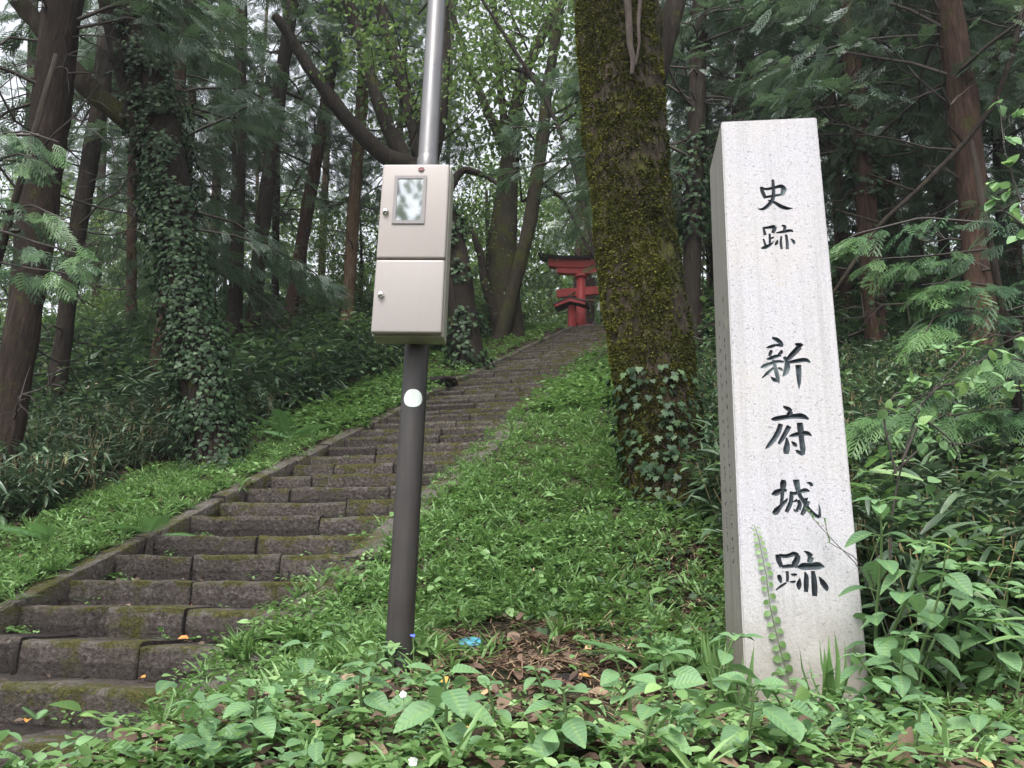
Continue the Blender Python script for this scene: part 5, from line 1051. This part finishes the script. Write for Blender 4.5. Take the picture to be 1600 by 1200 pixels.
# grass tufts at the monument foot and lower edge
for i, (px, py, Y, lab) in enumerate([(1290, 1085, 2.45, "tuft of long grass blades against the monument's foot"), (1150, 1040, 2.45, "tuft of long narrow blades at the monument's lower left corner"), (230, 1180, 2.6, "grass tuft on the lowest step"), (190, 1195, 2.4, "single grass tuft at the bottom edge beside the steps"), (1115, 985, 2.9, "dark grass blades crossing the monument's side face near the ground")]):
    b = base(px, py, Y); 
    if suv(b[0], b[1])[2] < SW: b[2] = nose(int(suv(b[0], b[1])[0]))[2]
    t = thing("grass_tuft", lab, "grass", b); mb = MB(); n = 16; az = r.uniform(0, 6.28, n); d = np.stack([np.cos(az), np.sin(az), r.uniform(.9, 2.5, n)], -1); mb.scatter(T_BLADE, np.repeat(b[None], n, 0)+r.normal(size=(n, 3))*[.012, .012, 0], frame(d, np.stack([np.cos(az), np.sin(az), 0*az+.2], -1)), r.uniform(.10, .22, n), r.uniform(.4, .9, n)); mb.build("blades", M['weed'], t)

# ------------------------------------------------------------------ small things on the ground
bl = hit(735, 1010); t = thing("round_lid", "small turquoise round lid lying on the bare earth right of the pole", "lid", bl); nrm = np.array([-.05, -.35, 1.]); nrm /= np.linalg.norm(nrm)
a1 = np.cross(nrm, [0, 1, 0]); a1 /= np.linalg.norm(a1); a2 = np.cross(nrm, a1); c = bl+nrm*.012
def disc(mb, c, r0, h, n=40):
    V = [c+(a1*math.cos(k/n*6.2832)+a2*math.sin(k/n*6.2832))*rr+nrm*z for rr, z in ((r0, -h), (r0, h*.7), (r0*.95, h), (.001, h)) for k in range(n)]; i = np.arange(3)[:, None]*n; j = np.arange(n)[None]; j2 = (j+1) % n; mb.add(V, np.stack([i+j, i+j2, i+n+j2, i+n+j], -1).reshape(-1, 4))
mb = MB(); disc(mb, c, .058, .007); mb.build("rim", M['blueedge'], t); mb = MB(); disc(mb, c+nrm*.006, .047, .004); mb.build("top_disc", M['blue'], t)
def rock(label, b, s, seed, mt='rock'):
    bm = bmesh.new(); bmesh.ops.create_icosphere(bm, subdivisions=4, radius=1)
    V = np.array([v.co[:] for v in bm.verts]); V = V*(1+.16*nz(V, 1.3, seed)+.06*nz(V, 4, seed+1))[:, None]*np.array(s)
    for v, q in zip(bm.verts, V): v.co = q
    me = bpy.data.meshes.new("rock"); bm.to_mesh(me); bm.free(); me.materials.append(M[mt]); 
    for f in me.polygons: f.use_smooth = True
    me.attributes.new("var", 'FLOAT', 'FACE'); o = bpy.data.objects.new("rock", me); C.objects.link(o); o.location = b; tag(o, label, "rock")
rock("flat pale stone half sunk in the bare earth right of the blue lid", hit(880, 1015)-np.array([0, 0, .01]), (.085, .07, .03), 1); rock("small brown stone in the earth below the flat pale one", hit(885, 1062)-np.array([0, 0, .01]), (.06, .045, .028), 3)
rock("grey slab lying across the left curb halfway up the steps", nose(24, -.12)+np.array([0, 0, .08]), (.26, .22, .09), 4, 'curb')
YL = [((740, 957), .038, "yellow leaf on the bare earth right of the pole"), ((905, 1068), .02, "orange leaf beside the small brown stone"), ((745, 1140), .022, "orange leaf under the broad-leaved herb near the bottom"), ((1190, 1132), .02, "orange leaf low in front of the monument"), ((640, 1000), .02, "tan leaf just right of the pole foot"), ((915, 980), .018, "orange leaf on the dirt by the fern clump"), ((660, 948), .022, "pale orange leaf behind the pole foot"), ((1562, 930), .03, "yellow leaf caught in the plants near the right edge"), ((680, 1070), .03, "tan curled leaf below the blue lid"), ((1025, 1005), .02, "pink fallen leaf on the fern clump")]
T_YL = strip(4, lambda t: .38*math.sin(math.pi*min(1, t*.9+.08))**.7*(1-.25*math.sin(t*14)), curl=.3, fold=.5)
def fallen(lab, p, s, v):
    mb = MB(); d = np.array([[r.normal(), r.normal(), .1]]); mb.scatter(T_YL, np.array([p]), frame(d, np.array([[r.normal()*.2, -.4, 1.]])), [s*2.2], v); o = mb.build("fallen_leaf", M['yellow'] if v < 2 else M['litter']); tag(o, lab, "leaf", "fallen leaves")
for (q, s, lab) in YL: fallen(lab, hit(*q)+np.array([0, 0, .05 if q[0] in (1562, 1025) else .018]), s, r.random()*.6)
for (n_, u_, q_, s, lab) in [(0, 1.02, .30, .022, "orange leaf at the back of the lowest step"), (0, 1.22, .27, .02, "small orange leaf right of another on the lowest step"), (0, .62, .28, .028, "brown-orange leaf at the left of the lowest step"), (1, 1.62, .25, .03, "bright yellow leaf at the right end of the second step"), (1, .98, .32, .02, "rust-red leaf in the corner of the second step"), (3, 1.25, .3, .022, "orange leaf at the back of the fourth step"), (4, .95, .33, .014, "tan leaf centred on the fifth step"), (2, 1.3, .3, .018, "orange leaf on the third step"), (17, 1.35, .2, .02, "orange leaf halfway up the steps"), (1, .75, .3, .018, "curled orange leaf on the second step")]:
    p = nose(n_, u_)+np.array([DV[0], DV[1], 0])*q_; p[2] = nose(n_)[2]+.018; fallen(lab, p, s, r.random()*.9)
for i, (px, py, lab, mt) in enumerate([q_ for q_ in [(645, 993, "blue dayflower blossom at the foot of the pole", 'bluepetal'), (842, 1158, "blue dayflower blossom in the herbs at the bottom", 'bluepetal'), (505, 1192, "blue dayflower blossom at the bottom left of the pole", 'bluepetal'), (630, 1085, "tiny white flower head below the pole", 'white'), (645, 1190, "white flower head at the bottom edge", 'white'), (567, 1110, "white flower bud on a thin stalk left of the pole", 'white')] if q_[0] in (645, 630)]):
    p = hit(px, min(py+60, 1199)); q = at(px, py, p[1]-.08 if py < 1100 else p[1]-.15); t = thing("wild_flower", lab, "flower", np.array([q[0], q[1], float(H(q[0], q[1]))])); sm = MB(); sm.tube([np.array(t.location), (np.array(t.location)+q)/2+[.008, 0, 0], q], [.0016, .0014, .001], 5); sm.build("stem", M['stem'], t)
    pm = MB(); n = 3 if mt == 'bluepetal' else 12; az = np.linspace(.3, 6., n); d = np.stack([np.cos(az), 0*az-.5, np.sin(az)], -1)+r.normal(size=(n, 3))*.2; pm.scatter(T_OVAL, np.repeat(q[None], n, 0), frame(d, np.repeat([[0, -1., .4]], n, 0)), np.full(n, .009 if n == 3 else .009), 0, wid=np.full(n, 1.7)); pm.build("petals", M[mt], t)

# ------------------------------------------------------------------ damp air between the trees
hz = MB(); hz.box((-74, -26, -3), (74, 112, 60)); hm = bpy.data.materials.new("damp air"); hm.use_nodes = True; ht = hm.node_tree
for nd in list(ht.nodes):
    if nd.type == 'BSDF_PRINCIPLED': ht.nodes.remove(nd)
vp = ht.nodes.new("ShaderNodeVolumePrincipled"); vp.inputs['Color'].default_value = (.9, .93, .97, 1); vp.inputs['Density'].default_value = .0011; vp.inputs['Anisotropy'].default_value = .3
ht.links.new(vp.outputs[0], ht.nodes["Material Output"].inputs['Volume']); tag(hz.build("haze", hm, smooth=False), "thin damp haze hanging in the wood", kind='stuff')
